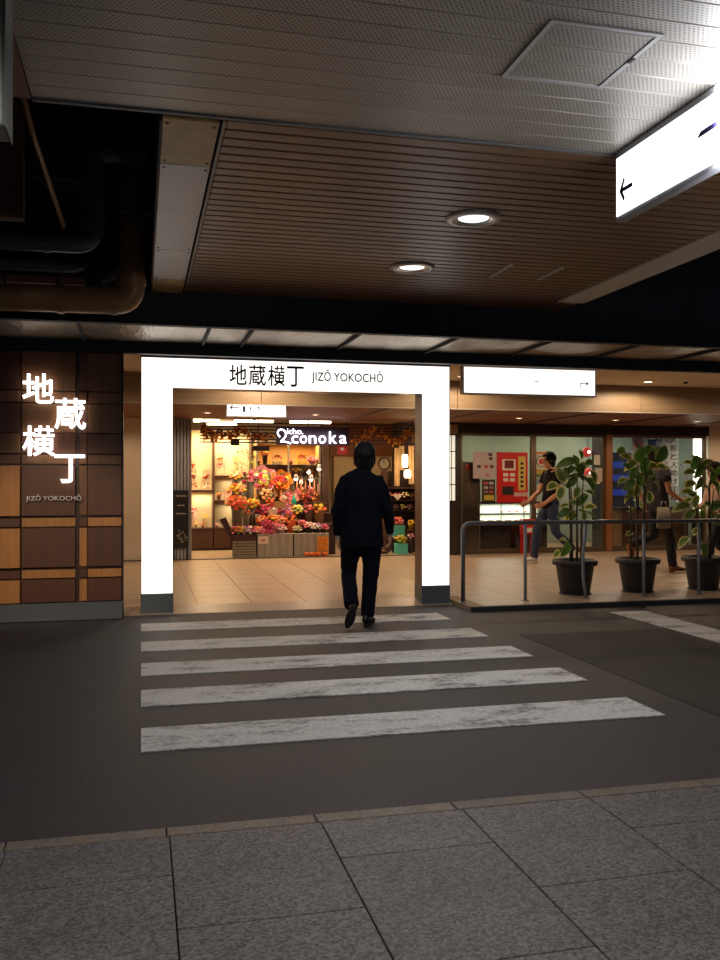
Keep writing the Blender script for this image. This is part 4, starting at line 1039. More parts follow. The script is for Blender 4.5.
# clock side
tag(MB().box(at(334, 481, 18.9).x, at(418, 481, 18.9).x, 18.9, 18.98, .05, zat(455, 18.9)).build('wall_niche', mat('cream_wall_warm', '#c9b08a', rough=.7, var=.05)), 'plain cream wall behind the clock', 'wall', kind='structure')
tag(MB().box(at(330, 481, 18.85).x, at(418, 481, 18.85).x, 18.85, 18.99, zat(455, 18.85), 2.66).build('trim_5', mat('orange_brown_band', '#7a4520', rough=.6)), 'orange-brown band above the clock', 'trim', kind='structure')
p = at(384.5, 463.5, 18.85); r = 6.2*px_m(384.5, 18.85)
t = thing('wall_clock', 'round white wall clock with a dark rim', 'clock', (p.x, 18.9, p.z))
def disc(r0, r1, y0, y1, n=28):
    """ring on an upright face"""
    mb = MB(); mb.lathe([(r1, 0), (r1, y1-y0), (r0, y1-y0), (r0, 0), (r1, 0)] if r0 > .002 else [(r1, 0), (r1, y1-y0)], n, closed=r0 > .002)
    return mb.xform(Matrix.Translation((0, y0, 0)) @ Matrix.Rotation(R(-90), 4, 'X'))
disc(.0, r*.9, -.012, -.004).build('dial', mat('clock_dial', '#e6d8bc', rough=.5), t)
disc(r*.86, r, -.035, 0).build('rim', mat('clock_rim', '#3a2a22', rough=.4), t, True)
bx('hour_hand', M_darkmetal, -.005, .005, -.016, -.013, 0, r*.55, t)
MB().tube([(0, -.018, 0), (-r*.25, -.018, r*.7)], .004, 5).build('minute_hand', M_darkmetal, t)
for k in range(12):
    a = 2*PI*k/12; MB().ball((r*.74*math.sin(a), -.013, r*.74*math.cos(a)), (.006, .002, .006), 6, 4).build('hour_mark', M_darkmetal, t)
# goods rack on the right
rk = thing('goods_rack', 'tall brown goods rack at the right of the flower shop', 'rack', (at(401, 481, 16.6).x, 16.75, .05))
rx0, rx1 = at(386, 481, 16.6).x - rk.location.x, at(417, 481, 16.6).x - rk.location.x
bx('back_panel', M_brownwall, rx0, rx1, .2, .23, 0, 1.55, rk)
RZ = [zat(py, 16.6) - .05 for py in (555, 531, 512, 501, 488)]
for z in RZ[1:]: bx('shelf_board', M_shelfwood, rx0, rx1, -.15, .2, z - .02, z, rk)
for x in (rx0, rx1 - .02): bx('upright', M_shelfwood, x, x + .02, -.15, .2, 0, 1.55, rk)
for i, (px, cn, lb) in enumerate(((389, 'pink', 'pink posy on the top shelf of the goods rack'), (397, 'crimson', 'crimson posy on the top shelf of the goods rack'), (405, 'cream', 'cream posy on the top shelf of the goods rack'), (412, 'brown', 'brown posy on the top shelf of the goods rack'))):
    B(px, 495, 8, 16.65, [cn, 'peach' if i == 0 else cn], lb, 'pot', .05 + RZ[3], '#5a3a30', 8, leaf=False, group='posies on the goods rack')
for i, (px, cn, lb) in enumerate(((396, 'purple', 'purple posy in the row on the middle rack shelf'), (403, 'lime', 'lime posy in the row on the middle rack shelf'), (410, 'lilac', 'lilac posy in the row on the middle rack shelf'))):
    B(px, 507, 6.5, 16.6, [cn, 'brown'], lb, 'pot', .05 + RZ[2], '#5a4a50', 8, leaf=False, group='posies on the goods rack')
p = at(398.5, 499.5, 16.45); t = thing('heart_card', 'white heart card propped on the goods rack', 'card', (p.x, 16.5, .05 + RZ[3]))
mb = MB(); k = .075
mb.poly([(k*1.0*(16*math.sin(a)**3)/16, 0, .07 + k*(13*math.cos(a) - 5*math.cos(2*a) - 2*math.cos(3*a) - math.cos(4*a))/16) for a in [2*PI*q/24 for q in range(24)]], (0, .012, 0)); mb.build('heart', M_paper, t)
bx('stand', M_stem0, -.01, .01, .012, .03, 0, .05, t)
M_mint = mat('mint_box', '#55bfae', rough=.55, var=.04)
for px, y0_, y1_, Y, lb in ((398, 537, 525.5, 16.15, 'upper mint green gift box standing on the dark stool'), (401, 555, 543.5, 15.95, 'lower mint green gift box on the floor by the gate post')):
    p = at(px, y0_, Y); k = px_m(px, Y); z0 = p.z if y0_ < 550 else .05; z1 = at(px, y1_, Y).z
    t = thing('gift_box', lb, 'box', (p.x, Y, z0), group='mint gift boxes'); w2 = 5.6*k
    bx('body', M_mint, -w2, w2, -w2, w2, 0, z1 - z0 - .02, t, .004); bx('lid', M_mint, -w2 - .006, w2 + .006, -w2 - .006, w2 + .006, z1 - z0 - .03, z1 - z0, t, .004)
p = at(398, 537, 16.15)
s_ = thing('display_stool', 'dark display stool under the upper mint box', 'stool', (p.x, 16.15, .05)); bx('top', M_shelfwood, -.1, .1, -.1, .1, p.z - .08, p.z - .05, s_)
for sx in (-.08, .08):
    for sy in (-.08, .08): bx('leg', M_shelfwood, sx-.012, sx+.012, sy-.012, sy+.012, 0, p.z - .08, s_)
B(398, 521.5, 12, 16.15, ['coral', 'pink', 'red'], 'coral arrangement on top of the upper mint box', 'pot', at(398, 525.5, 16.15).z, '#d06a60', 12, group='arrangements by the gate post')
B(401, 539.5, 12, 15.95, ['yellow', 'lime', 'cream'], 'yellow-green arrangement on top of the lower mint box', 'pot', at(401, 543.5, 15.95).z, '#a8a03a', 12, group='arrangements by the gate post')
p = at(411, 532, 16.3)
ped = thing('pedestal', 'dark pedestal right of the mint boxes', 'pedestal', (p.x, 16.3, .05)); bx('column', M_cabinet, -.08, .08, -.08, .08, 0, zat(530, 16.3, 411) - .05, ped, .01); bx('foot', M_shelfwood, -.1, .1, -.1, .1, 0, .03, ped)
B(411, 523, 8, 16.3, ['yellow'], 'round yellow duck-coloured posy on the dark pedestal', 'pot', zat(530, 16.3, 411), '#d8b030', 9, leaf=False, group='arrangements by the gate post')
B(411, 536, 7, 15.95, ['white', 'pink'], 'white and pink posy in front of the pedestal', 'vase', .05, '#3a2a2a', 8, leaf=False, group='arrangements by the gate post')
p = at(384, 549, 15.95); t = thing('wreath', 'dark round wreath leaning near the floor by the mint boxes', 'wreath', (p.x, 15.95, .05))
mb = MB(); rr = .13; ring = [(rr*math.cos(2*PI*k/24), .03*math.sin(6*PI*k/24)*.3, .155 + rr*math.sin(2*PI*k/24)) for k in range(25)]
mb.tube(ring, .03, 8, caps=False); mb.build('ring', mat('dark_twigs', '#4a3440', rough=.9, var=.4, vscale=30, bump=.8, bscale=60), t, True)
# hanging lit shades and cloth strips over the rack
M_shade = mat('lit_shade', '#ffffff', emit='#ffe0b0', estr=4.0)
for px, py, w_, h_, lb in ((405, 461, 6, 13, 'upper glowing paper lantern at the right of the flower shop'), (407.5, 474, 7, 8, 'lower glowing paper lantern at the right of the flower shop')):
    p = at(px, py, 16.5); k = px_m(px, 16.5); t = thing('paper_lantern', lb, 'light', (p.x, 16.5, p.z), group='paper lanterns')
    MB().lathe([(.01, -h_*k/2), (w_*k*.4, -h_*k/2), (w_*k*.5, -h_*k*.3), (w_*k*.5, h_*k*.3), (w_*k*.4, h_*k/2), (.01, h_*k/2)], 16).build('shade', M_shade, t, True)
    MB().tube([(0, 0, h_*k/2), (0, 0, 2.66 - p.z)], .004, 5).build('cord', M_darkmetal, t)
    lamp('POINT', (0, -.18, 0), 4, '#ffd090', .05, parent=t)
M_cloth = mat('beige_cloth', '#d9b98a', rough=.8, var=.15, vscale=8)
for i, (px, y0_, y1_) in enumerate(((397, 448, 486), (401.5, 446, 470), (411, 446, 484))):
    a = at(px, y1_, 16.75); b = at(px, y0_, 16.75); t = thing('cloth_strip', ['left beige cloth strip hanging above the goods rack', 'short beige cloth strip hanging by the upper lantern', 'right beige cloth strip hanging behind the lanterns'][i], 'cloth', (a.x, 16.75, a.z), group='hanging cloth strips')
    mb = MB(); vs = []; fsx = []; n = 9
    for th in (0, .004):
        for q in range(n):
            for j in (0, 1): vs.append((-.05 + .1*q/(n-1), .02*math.sin(q*1.4) + th, (b.z-a.z)*j))
    for o in (0, 2*n):
        for q in range(n-1): fsx.append((o+2*q, o+2*q+2, o+2*q+3, o+2*q+1))
    mb.add(vs, fsx).build('cloth', M_cloth, t, True); MB().tube([(0, 0, b.z-a.z), (0, 0, 2.66-a.z)], .004, 5).build('cord', M_darkmetal, t)

# ================================================================== glass-fronted shop on the right
M_glassgreen = mat('pale_green_wall', '#8f9a86', rough=.7, var=.04)
M_bronze = mat('bronze_frame', '#6b5a48', rough=.4, metal=.5)
M_pane = glass_mat('shop_pane')
XR = lambda px: at(px, 481, 15.6).x
tag(MB().box(5.47, 11.4, 18.0, 18.1, .05, 2.9).build('wall_glass_shop', M_glassgreen), 'pale green back wall inside the glass shop', 'wall', kind='structure')
tag(MB().box(5.47, 11.4, 15.76, 18.0, 2.66, 2.72).build('ceiling_glass_shop', M_glassgreen), 'pale ceiling inside the glass shop', 'ceiling', kind='structure')
tag(MB().box(11.3, 11.4, 15.76, 18.0, .05, 2.66).build('wall_glass_shop_side', M_glassgreen), 'pale green side wall inside the glass shop', 'wall', kind='structure')
tag(MB().box(XR(606), XR(608), 15.8, 16.15, .05, 2.66).build('wall_partition', mat('dark_partition', '#2a2623', rough=.6)), 'dark partition inside the glass shop', 'wall', kind='structure')
def window(n, x0, x1, label, sill=.09):
    t = thing('window_%d' % n, label, 'window', ((x0+x1)/2, 15.6, .05), kind='structure'); w2 = (x1-x0)/2
    bx('frame_jamb', M_bronze, -w2, -w2 + .05, -.04, .04, 0, 2.24, t); bx('frame_jamb', M_bronze, w2 - .05, w2, -.04, .04, 0, 2.24, t)
    bx('frame_head', M_bronze, -w2 + .05, w2 - .05, -.04, .04, 2.19, 2.24, t); bx('frame_sill', M_bronze, -w2 + .05, w2 - .05, -.04, .04, 0, sill, t)
    bx('pane', M_pane, -w2 + .05, w2 - .05, -.004, .004, sill, 2.19, t)
    return t
window(1, XR(459), XR(533), 'glass shop front window with the red menu panel')
window(2, XR(533), XR(604), 'sliding glass door with the round-logo poster')
window(3, XR(609.5), XR(705), 'glass shop front behind the middle plant with lettered banners')
tag(MB().box(XR(604), XR(609.5), 15.5, 15.7, .05, 2.29).build('pillar', mat('orange_brown_post', '#8a5830', rough=.5, var=.12, vscale=3, stretch=(8, 8, .6))), 'orange-brown wooden post between the glass fronts', 'pillar')
tag(MB().box(XR(451), XR(459), 15.5, 15.7, .05, 2.29).build('pillar', mat('dark_post', '#2c221d', rough=.5)), 'dark narrow post right of the gate', 'pillar')
# white shoji panel beside the gate post
p = at(450.5, 500, 15.3); t = thing('shoji_panel', 'narrow white lit lattice panel right of the gate post', 'panel', (at(452, 500, 15.4).x, 15.4, .05))
z0, z1 = zat(501, 15.4, 452) - .05, zat(435, 15.4, 452) - .05
bx('paper', mat('shoji_paper', '#f0efe2', rough=.8, emit='#eef0dc', estr=.55), -.09, .07, 0, .02, z0, z1, t)
for k in range(5): z = z0 + (z1-z0)*k/4; bx('lattice_bar', M_darkmetal, -.09, .07, -.012, 0, z - .008, z + .008, t)
for x in (-.09, -.015, .06): bx('lattice_bar', M_darkmetal, x, x + .01, -.012, 0, z0, z1, t)
bx('lower_board', mat('dark_post', '#2c221d'), -.09, .09, 0, .03, 0, z0, t)
t = thing('wood_block', 'small orange-lit wood bracket above the lattice panel', 'bracket', (at(453.5, 433, 15.45).x, 15.45, zat(433.5, 15.45, 453)))
bx('block', M_hallwood, -.07, .07, -.04, .05, 0, .16, t, .004); bx('cap', M_brownwall, -.075, .075, -.045, .05, .16, .175, t)
# things stuck on or standing right behind the glass
def sheet(name, label, px0, py0, px1, py1, m, Y=15.585, cat='poster', th=.004):
    a = at(px0, py1, Y); b = at(px1, py0, Y); t = thing(name, label, cat, ((a.x+b.x)/2, Y, a.z)); w2 = (b.x-a.x)/2; h_ = b.z-a.z
    bx('sheet', m, -w2, w2, -th, 0, 0, h_, t)
    def on(n, m2, u0, u1, v0, v1, lift=.002):
        return bx(n, m2, -w2 + 2*w2*u0, -w2 + 2*w2*u1, -th - lift, -th, h_*v0, h_*v1, t)
    return t, on, w2, h_
M_redp = mat('red_panel', '#c3201b', rough=.45, var=.05); M_wht = mat('print_white', '#d8d2c4', rough=.7); M_blk = mat('print_black', '#241a1a', rough=.6)
t, on, w2, h_ = sheet('menu_panel', 'large red menu panel with pictures in the shop window', 496.5, 452.5, 527, 502.5, M_redp, th=.03)
on('picture_border', M_wht, .17, .60, .64, .86); on('picture', mat('dark_red_print', '#6a1414', rough=.6, var=.3, vscale=12), .24, .54, .68, .84, .004)
for u, v in ((.2, .52), (.42, .52), (.2, .42), (.42, .42)): on('price_tag', M_wht, u, u + .16, v, v + .065)
on('photo', M_blk, .17, .54, .15, .32); on('yellow_strip', mat('print_yellow', '#cdb25c', rough=.7), .69, .93, .24, .92)
for k in range(6): on('strip_mark', M_blk, .76, .86, .30 + k*.09, .35 + k*.09, .003)
on('label', mat('print_pink', '#c9a79c', rough=.7), .55, .99, .12, .2)
t, on, w2, h_ = sheet('poster', 'white poster with small pink pictures left of the red panel', 473, 452, 495.5, 478.5, mat('poster_lilac', '#b6a7a8', rough=.7, var=.08, vscale=6))
for u, v, c in ((.18, .4, '#3a3038'), (.5, .4, '#b23c3c'), (.75, .4, '#4a3a44'), (.55, .08, '#c06a9a'), (.7, .7, '#3a3a44'), (.68, .85, '#2a2a30')): on('print', mat('pr_' + c[1:], c, rough=.7), u, u + .16, v, v + .1)
t, on, w2, h_ = sheet('poster', 'dark poster with a yellow block below the white poster', 482, 479.5, 495, 502.5, mat('poster_dark', '#2e2422', rough=.6))
on('print_yellow_block', mat('print_yellow2', '#c2ac45', rough=.7), .15, .92, .1, .32)
for k in range(6): on('print', mat('pr_a%d' % (k % 3), ('#8a6a6a', '#b04a4a', '#a8a09a')[k % 3], rough=.7), .12 + .42*(k % 2), .45 + .42*(k % 2), .4 + .19*(k//2), .52 + .19*(k//2))
t, on, w2, h_ = sheet('door_panel', 'tan stone-patterned panel at the left end of the shop window', 462.5, 462, 480, 551.5, mat('tan_stone', '#77664f', rough=.6, var=.12, vscale=6), 15.75)
for v in (.33, .55, .78): on('joint', M_bronze, 0, 1, v, v + .008)
on('edge_strip', M_alu, .96, 1.0, 0, 1)
MB().ball((-w2*.35, -.008, h_*.94), (.055, .01, .055), 12, 8).build('red_sticker', M_redp, t)
t, on, w2, h_ = sheet('poster', 'poster with a round red target logo on the glass door', 534.5, 452, 548, 489, mat('poster_pale', '#c3c0ae', rough=.7))
o = disc(.0, w2*.78, -.008, -.006); o.xform(Matrix.Translation((0, 0, h_*.74))).build('ring', mat('logo_grey', '#6f7a74', rough=.7), t)
disc(.0, w2*.62, -.010, -.008).xform(Matrix.Translation((0, 0, h_*.74))).build('ring', M_wht, t); disc(.0, w2*.42, -.012, -.010).xform(Matrix.Translation((0, 0, h_*.74))).build('ring', mat('logo_red', '#b8403a', rough=.7), t)
on('stripe', mat('logo_orange', '#d0702c', rough=.7), 0, 1, .95, 1); on('stripe', mat('logo_yellow', '#b59a34', rough=.7), .05, .95, .42, .53); on('stripe', mat('logo_green', '#5c7a44', rough=.7), .05, .95, .31, .41); on('stripe', mat('logo_blue', '#6f98a8', rough=.7), .05, .95, .12, .28)
for i, (px0, py0, px1, py1, c) in enumerate(((594, 455, 600, 465, '#c8c4b8'), (586, 474, 600, 484, '#d2cabc'), (595, 468, 603, 482, '#b8b0a4'))):
    sheet('notice', ['uppermost small white notice on the glass door', 'wide small notice low on the glass door', 'right small notice on the glass door'][i], px0, py0, px1, py1, mat('notice' + str(i), c, rough=.7), cat='notice', Y=15.583 - .004*i)
# display case
cx0, cx1 = XR(483), XR(553)
dc = thing('display_case', 'white-lit glass display case with shelves behind the window', 'display case', ((cx0+cx1)/2, 16.05, .05)); w2 = (cx1-cx0)/2
zt_, zb_ = zat(503.5, 15.8, 515) - .05, zat(523.5, 15.8, 515) - .05
bx('base', mat('case_base_dark', '#1d1a1a', rough=.4), -w2, w2, -.2, .25, 0, zb_, dc, .005)
M_casewhite = mat('case_white', '#e6e8dc', rough=.6)
bx('back', M_casewhite, -w2, w2, .22, .25, zb_, zt_, dc); bx('floor_board', M_casewhite, -w2, w2, -.2, .22, zb_, zb_ + .01, dc); zm = zb_ + (zt_-zb_)*.48
bx('shelf_board', M_darkmetal, -w2, w2, -.1, .22, zm - .02, zm, dc); bx('top', M_darkmetal, -w2, w2, -.2, .25, zt_, zt_ + .03, dc)
for f in (0, .33, .66, 1): bx('post', M_alu, -w2 + 2*w2*f - .008, -w2 + 2*w2*f + .008, -.2, -.18, zb_, zt_, dc)
bx('pane', M_clear, -w2, w2, -.196, -.19, zb_, zt_, dc)
lamp('AREA', (0, 0, zt_ - .02), 9, '#f4ffe8', 2*w2*.95, parent=dc, sy=.2); lamp('AREA', (0, .05, zm - .03), 4, '#f4ffe8', 2*w2*.95, parent=dc, sy=.15)
rg = random.Random(4)
for i in range(7):
    x = cx0 + .12 + i*.185; t = thing('food_tray', 'white tray of red food in the lit display case, number %s from the left' % ['one', 'two', 'three', 'four', 'five', 'six', 'seven'][i], 'tray', (x, 16.0, .05 + zb_ + .01), group='food trays')
    bx('dish', M_wht, -.075, .075, -.08, .08, 0, .025, t, .008)
    for k in range(3): MB().ball((-.04 + k*.04, 0, .035), (.022, .05, .02), 8, 5).build('food', mat('food_%d' % (i % 3), ('#b2503a', '#c9884a', '#8a3a34')[i % 3], rough=.5), t, True)
for i in range(4):
    x = XR(512) + i*.16; t = thing('food_pack', 'small food pack on the upper shelf of the display case, %s' % ['leftmost', 'second from the left', 'third from the left', 'rightmost'][i], 'food', (x, 16.1, .05 + zm), group='food packs')
    bx('tray', M_wht, -.05, .05, -.05, .05, 0, .02, t, .005); MB().ball((0, 0, .03), (.04, .04, .02), 8, 5).build('food', mat('food_0', '#b2503a'), t, True)
# shop lights seen through the glass
def louvre(x, y, w_, d_, label, z=2.66, en=14, c='#fff0d2'):
    t = thing('ceiling_light', label, 'light', (x, y, z), group='louvred ceiling lights'); bx('case', M_whitepanel, -w_/2, w_/2, -d_/2, d_/2, -.05, 0, t)
    for k in range(3): yy = -d_/2 + d_*(k+.5)/3; bx('tube', mat('shop_tube', '#ffffff', emit='#fff0cc', estr=3.5), -w_/2 + .03, w_/2 - .03, yy - .05, yy + .05, -.066, -.052, t)
    lamp('AREA', (0, 0, -.08), en, c, w_, parent=t, sy=d_)
louvre(6.75, 16.9, .75, .6, 'louvred light in the glass shop above the white poster'); louvre(8.4, 17.0, .9, .5, 'louvred light in the glass shop behind the sliding door'); louvre(9.95, 16.9, .5, .5, 'louvred light in the glass shop above the banners', en=9, c='#eef4ff')
louvre(9.25, 17.4, .28, .4, 'small louvred light just right of the wooden post', en=3)
# banners
def banner(label, px0, px1, py0, py1, body, c='#dfe6e4', ink=None, Y=15.95, red=False):
    a = at(px0, py1, Y); b = at(px1, py0, Y); t = thing('banner', label, 'banner', ((a.x+b.x)/2, Y, a.z), group='shop banners'); w2 = (b.x-a.x)/2; h_ = b.z-a.z
    bx('cloth', mat('banner_' + c[1:], c, rough=.8), -w2, w2, 0, .008, 0, h_, t)
    MB().tube([(-w2 - .02, .004, h_), (w2 + .02, .004, h_)], .012, 8).build('rod', M_darkmetal, t)
    for s in (-1, 1): MB().tube([(s*w2*.9, .004, h_), (s*w2*.9, .004, 2.66 - a.z)], .004, 5).build('cord', M_darkmetal, t)
    n = len(body)
    for i, ch in enumerate(body):
        if ch == ' ': continue
        z1 = h_*(1 - (i + .12)/n); z0 = h_*(1 - (i + .86)/n)
        fit_text('character', ch, (-w2*.05, w2*.86, z0, z1), M_blk, t, -.001, .002, offset=.012)
    return t, w2, h_
t, w2, h_ = banner('white banner with large black brush characters by the lit white column', 663, 678.5, 436, 502, '人形と人助け印部')
for k in range(9): fit_text('small_character', '印人助刷部形年用名'[k], (-w2*.72, -w2*.42, h_*(.9 - k*.085), h_*(.95 - k*.085)), mat('ink_grey', '#6f7a80', rough=.7), t, -.001, .002)
t, w2, h_ = banner('white banner with a pink round print behind the middle plant', 632, 645, 436, 480, '', '#d5dde6')
disc(0, w2*.7, -.004, -.001).xform(Matrix.Translation((0, 0, h_*.82))).build('pink_print', mat('pink_disc', '#d0788a', rough=.7), t)
banner('blue and white banner behind the middle plant', 648, 656, 440, 490, '', '#3a5a98')
banner('pale banner with a white dome shape behind the middle plant', 656.5, 662, 440, 480, '', '#b8c4d2')
lc = thing('lit_column', 'white glowing light column at the right end of the glass shop', 'light', (at(698, 481, 15.85).x, 15.85, .05))
bx('tube', mat('column_light', '#ffffff', emit='#fdfff0', estr=1.6), -.1, .1, -.03, .03, .75, 2.2, lc, .01); bx('base', M_darkmetal, -.11, .11, -.05, .05, 0, .75, lc)
for z in (1.1, 1.42, 1.6): bx('band', M_alu, -.104, .104, -.034, .034, z, z + .035, lc)
lamp('AREA', (0, -.06, 1.4), 4, '#fbffe8', .2, rot=(R(90), 0, 0), parent=lc, sy=1.4)
# arched chrome frame and a low blue-lit cabinet left of the banners
t = thing('arched_stand', 'thin arched metal stand in front of the banners', 'stand', (at(681, 481, 15.7).x, 15.74, .05))
zt_ = zat(463, 15.88, 676) - .05
MB().tube(bend([(.12, 0, 0), (.12, 0, zt_ - .2), (.05, 0, zt_ - .02), (-.1, 0, zt_)], .08), .012, 8).build('arch', M_alu, t, True); bx('foot', M_alu, .02, .22, -.08, .08, 0, .015, t)
ck = thing('drinks_cooler', 'blue-lit drinks cooler behind the glass right of the wooden post', 'cooler', (at(621, 481, 16.6).x + .1, 16.75, .05))
bx('case', mat('cooler_case', '#2a2a33', rough=.5), -.28, .28, -.05, .3, 0, 1.95, ck, .01)
for k, z in enumerate((1.05, 1.35, 1.62)):
    bx('lit_shelf', mat('blue_light', '#22306a', emit='#3550c8', estr=.18), -.24, .24, -.058, -.05, z, z + .13, ck)
sc2 = thing('serving_counter', 'dark wood serving counter behind the walking figure', 'counter', (at(655, 481, 15.95).x + .1, 16.25, .05))
bx('body', mat('counter_orange', '#7a5028', rough=.5, var=.15, vscale=4), -.75, .75, -.15, .2, 0, .78, sc2); bx('top', M_shelfwood, -.8, .8, -.2, .25, .78, .82, sc2, .005)
for px, py, lb in ((587, 452, 'upper glowing red paper lantern behind the sliding door'), (588.5, 473, 'lower glowing red paper lantern behind the sliding door')):
    yl = 16.2 if py < 460 else 16.5
    p = at(px, py, yl); t = thing('red_lantern', lb, 'light', (p.x, yl, p.z), group='red lanterns')
    MB().lathe([(.02, -.1), (.07, -.07), (.09, 0), (.07, .07), (.02, .1)], 16).build('shade', mat('red_lantern', '#c03a30', rough=.6, emit='#d8402c', estr=.35), t, True)
    MB().ball((0, -.075, 0), (.035, .03, .035), 10, 8).build('bulb', mat('bulb_pink', '#ffffff', emit='#ffd0c0', estr=3), t, True)
    MB().tube([(0, 0, .1), (0, 0, 2.66 - p.z)], .004, 5).build('cord', M_darkmetal, t)
# red bin by the door
t = thing('red_crate', 'red and white crate behind the first walking figure', 'crate', (at(528, 481, 15.35).x, 15.38, .05))
zt_ = zat(519, 15.35, 528) - .05
for sx in (-.1, .1):
    for sy in (-.06, .06): bx('leg', M_redp, sx - .015, sx + .015, sy - .015, sy + .015, 0, zt_ - .28, t)
bx('body', M_redp, -.12, .12, -.09, .09, zt_ - .28, zt_, t, .01); bx('label', M_wht, -.1, .1, -.095, -.09, zt_ - .24, zt_ - .16, t)

# ================================================================== handrail
M_rail = mat('rail_steel', '#6f7074', rough=.4, metal=.4, var=.1)
M_railpost = mat('rail_post_grey', '#83858a', rough=.5, metal=.2, var=.1)
hr = thing('handrail', 'dark grey tubular handrail in front of the potted plants', 'handrail', (3.47, 9.35, .05))
MB().tube(bend([(0, 0, 0), (0, 0, .88), (6.0, 0, .88)], .09), .024, 14).build('rail', M_rail, hr, True)
for x in (.745, 2.24, 2.97, 3.8, 4.6, 5.4):
    MB().tube([(x, 0, 0), (x, 0, .87)], .018, 12).build('post', M_railpost, hr, True)
MB().tube([(1.5, 0, 0), (1.46, -.01, .22), (1.445, -.02, .47), (1.47, -.01, .66), (1.5, 0, .87)], .019, 12).build('post', M_railpost, hr, True)['label'] = 'bent rail post'
for x in (0, .745, 1.5, 2.24, 2.97, 3.8, 4.6, 5.4):
    MB().lathe([(.045, 0), (.045, .006), (.026, .012)], 14, c=(x, 0, 0)).build('foot_plate', M_railpost, hr)

# ================================================================== potted rubber plants
def leaf_mat(name, mid, rim, edge=.62):
    m = bpy.data.materials.new(name); m.use_nodes = True
    N = m.node_tree.nodes; L = m.node_tree.links; b = N['Principled BSDF']; b.inputs['Roughness'].default_value = .38
    tc = N.new('ShaderNodeTexCoord'); sx = N.new('ShaderNodeSeparateXYZ'); L.new(tc.outputs['Object'], sx.inputs[0])
    def mth(op, a, v=None, bb=None):
        n = N.new('ShaderNodeMath'); n.operation = op; L.new(a, n.inputs[0])
        if bb is not None: L.new(bb, n.inputs[1])
        elif v is not None: n.inputs[1].default_value = v
        return n.outputs[0]
    # distance from the midrib against the half-width of the blade (blade lies along +y, length 1, width about .5)
    yy = mth('SUBTRACT', sx.outputs[1], .5); r2 = mth('ADD', mth('MULTIPLY', mth('MULTIPLY', yy, 2.0), bb=mth('MULTIPLY', yy, 2.0)), bb=mth('MULTIPLY', mth('MULTIPLY', sx.outputs[0], 3.9), bb=mth('MULTIPLY', sx.outputs[0], 3.9)))
    no = N.new('ShaderNodeTexNoise'); no.inputs['Scale'].default_value = 5; L.new(tc.outputs['Object'], no.inputs[0])
    s = mth('ADD', r2, bb=mth('MULTIPLY', no.outputs[0], .5))
    mr = N.new('ShaderNodeMapRange'); mr.inputs[1].default_value = edge + .25; mr.inputs[2].default_value = edge + .38; L.new(s, mr.inputs[0])
    mx = N.new('ShaderNodeMix'); mx.data_type = 'RGBA'; L.new(mr.outputs[0], mx.inputs[0]); mx.inputs[6].default_value = lin(mid); mx.inputs[7].default_value = lin(rim)
    oi = N.new('ShaderNodeObjectInfo'); m2 = N.new('ShaderNodeMix'); m2.data_type = 'RGBA'; m2.blend_type = 'MULTIPLY'; m2.inputs[0].default_value = 1
    r_ = N.new('ShaderNodeMapRange'); r_.inputs[3].default_value = .7; r_.inputs[4].default_value = 1.15; L.new(oi.outputs['Random'], r_.inputs[0])
    L.new(mx.outputs[2], m2.inputs[6]); L.new(r_.outputs[0], m2.inputs[7]); L.new(m2.outputs[2], b.inputs['Base Color'])
    tr = N.new('ShaderNodeBsdfTranslucent'); L.new(m2.outputs[2], tr.inputs[0])
    ms = N.new('ShaderNodeMixShader'); ms.inputs[0].default_value = .5
    L.new(b.outputs[0], ms.inputs[1]); L.new(tr.outputs[0], ms.inputs[2]); L.new(ms.outputs[0], N['Material Output'].inputs[0])
    return m
M_leafv = leaf_mat('variegated_leaf', '#9ab45a', '#f6eeb0', .42)
M_leafd = leaf_mat('green_leaf', '#86a858', '#d2da84', .7)
M_pot = mat('black_pot', '#2a2a2b', rough=.5, var=.15, vscale=6, bump=.1, bscale=30)
M_soil = mat('soil', '#2a211a', rough=.95, var=.3, vscale=30, bump=.6, bscale=60)
M_stem = mat('plant_stem', '#4b3a26', rough=.7, var=.2, vscale=10)
def leaf_mesh(curl=.25, fold=.12):
    """blade along +y, unit length, curved midrib, slightly folded, thickness by a second skin"""
    n = 7; prof = [0, .15, .225, .25, .235, .16, 0.0]
    vs = []; fs = []
    for th in (0, -.012):
        for i in range(n):
            t = i/(n-1); z = -curl*t*t + .1*math.sin(PI*t); wd = prof[i]
            for k, s in enumerate((-1, -.5, 0, .5, 1)):
                vs.append((wd*s, t, z + fold*abs(s)*wd*2 + th))
    for o in (0, n*5):
        for i in range(n-1):
            for k in range(4):
                q = o + i*5+k; f = (q, q+1, q+6, q+5); fs.append(f if o == 0 else f[::-1])
    return MB().add(vs, fs)
LEAVES = [leaf_mesh(c, f).mesh('leaf', True) for c, f in ((.2, .15), (.45, .2), (.05, .25), (.7, .1))]
LEAVES_V = []; LEAVES_D = []
for me in LEAVES:
    a = me.copy(); a.materials.append(M_leafv); LEAVES_V.append(a)
    a = me.copy(); a.materials.append(M_leafd); LEAVES_D.append(a)
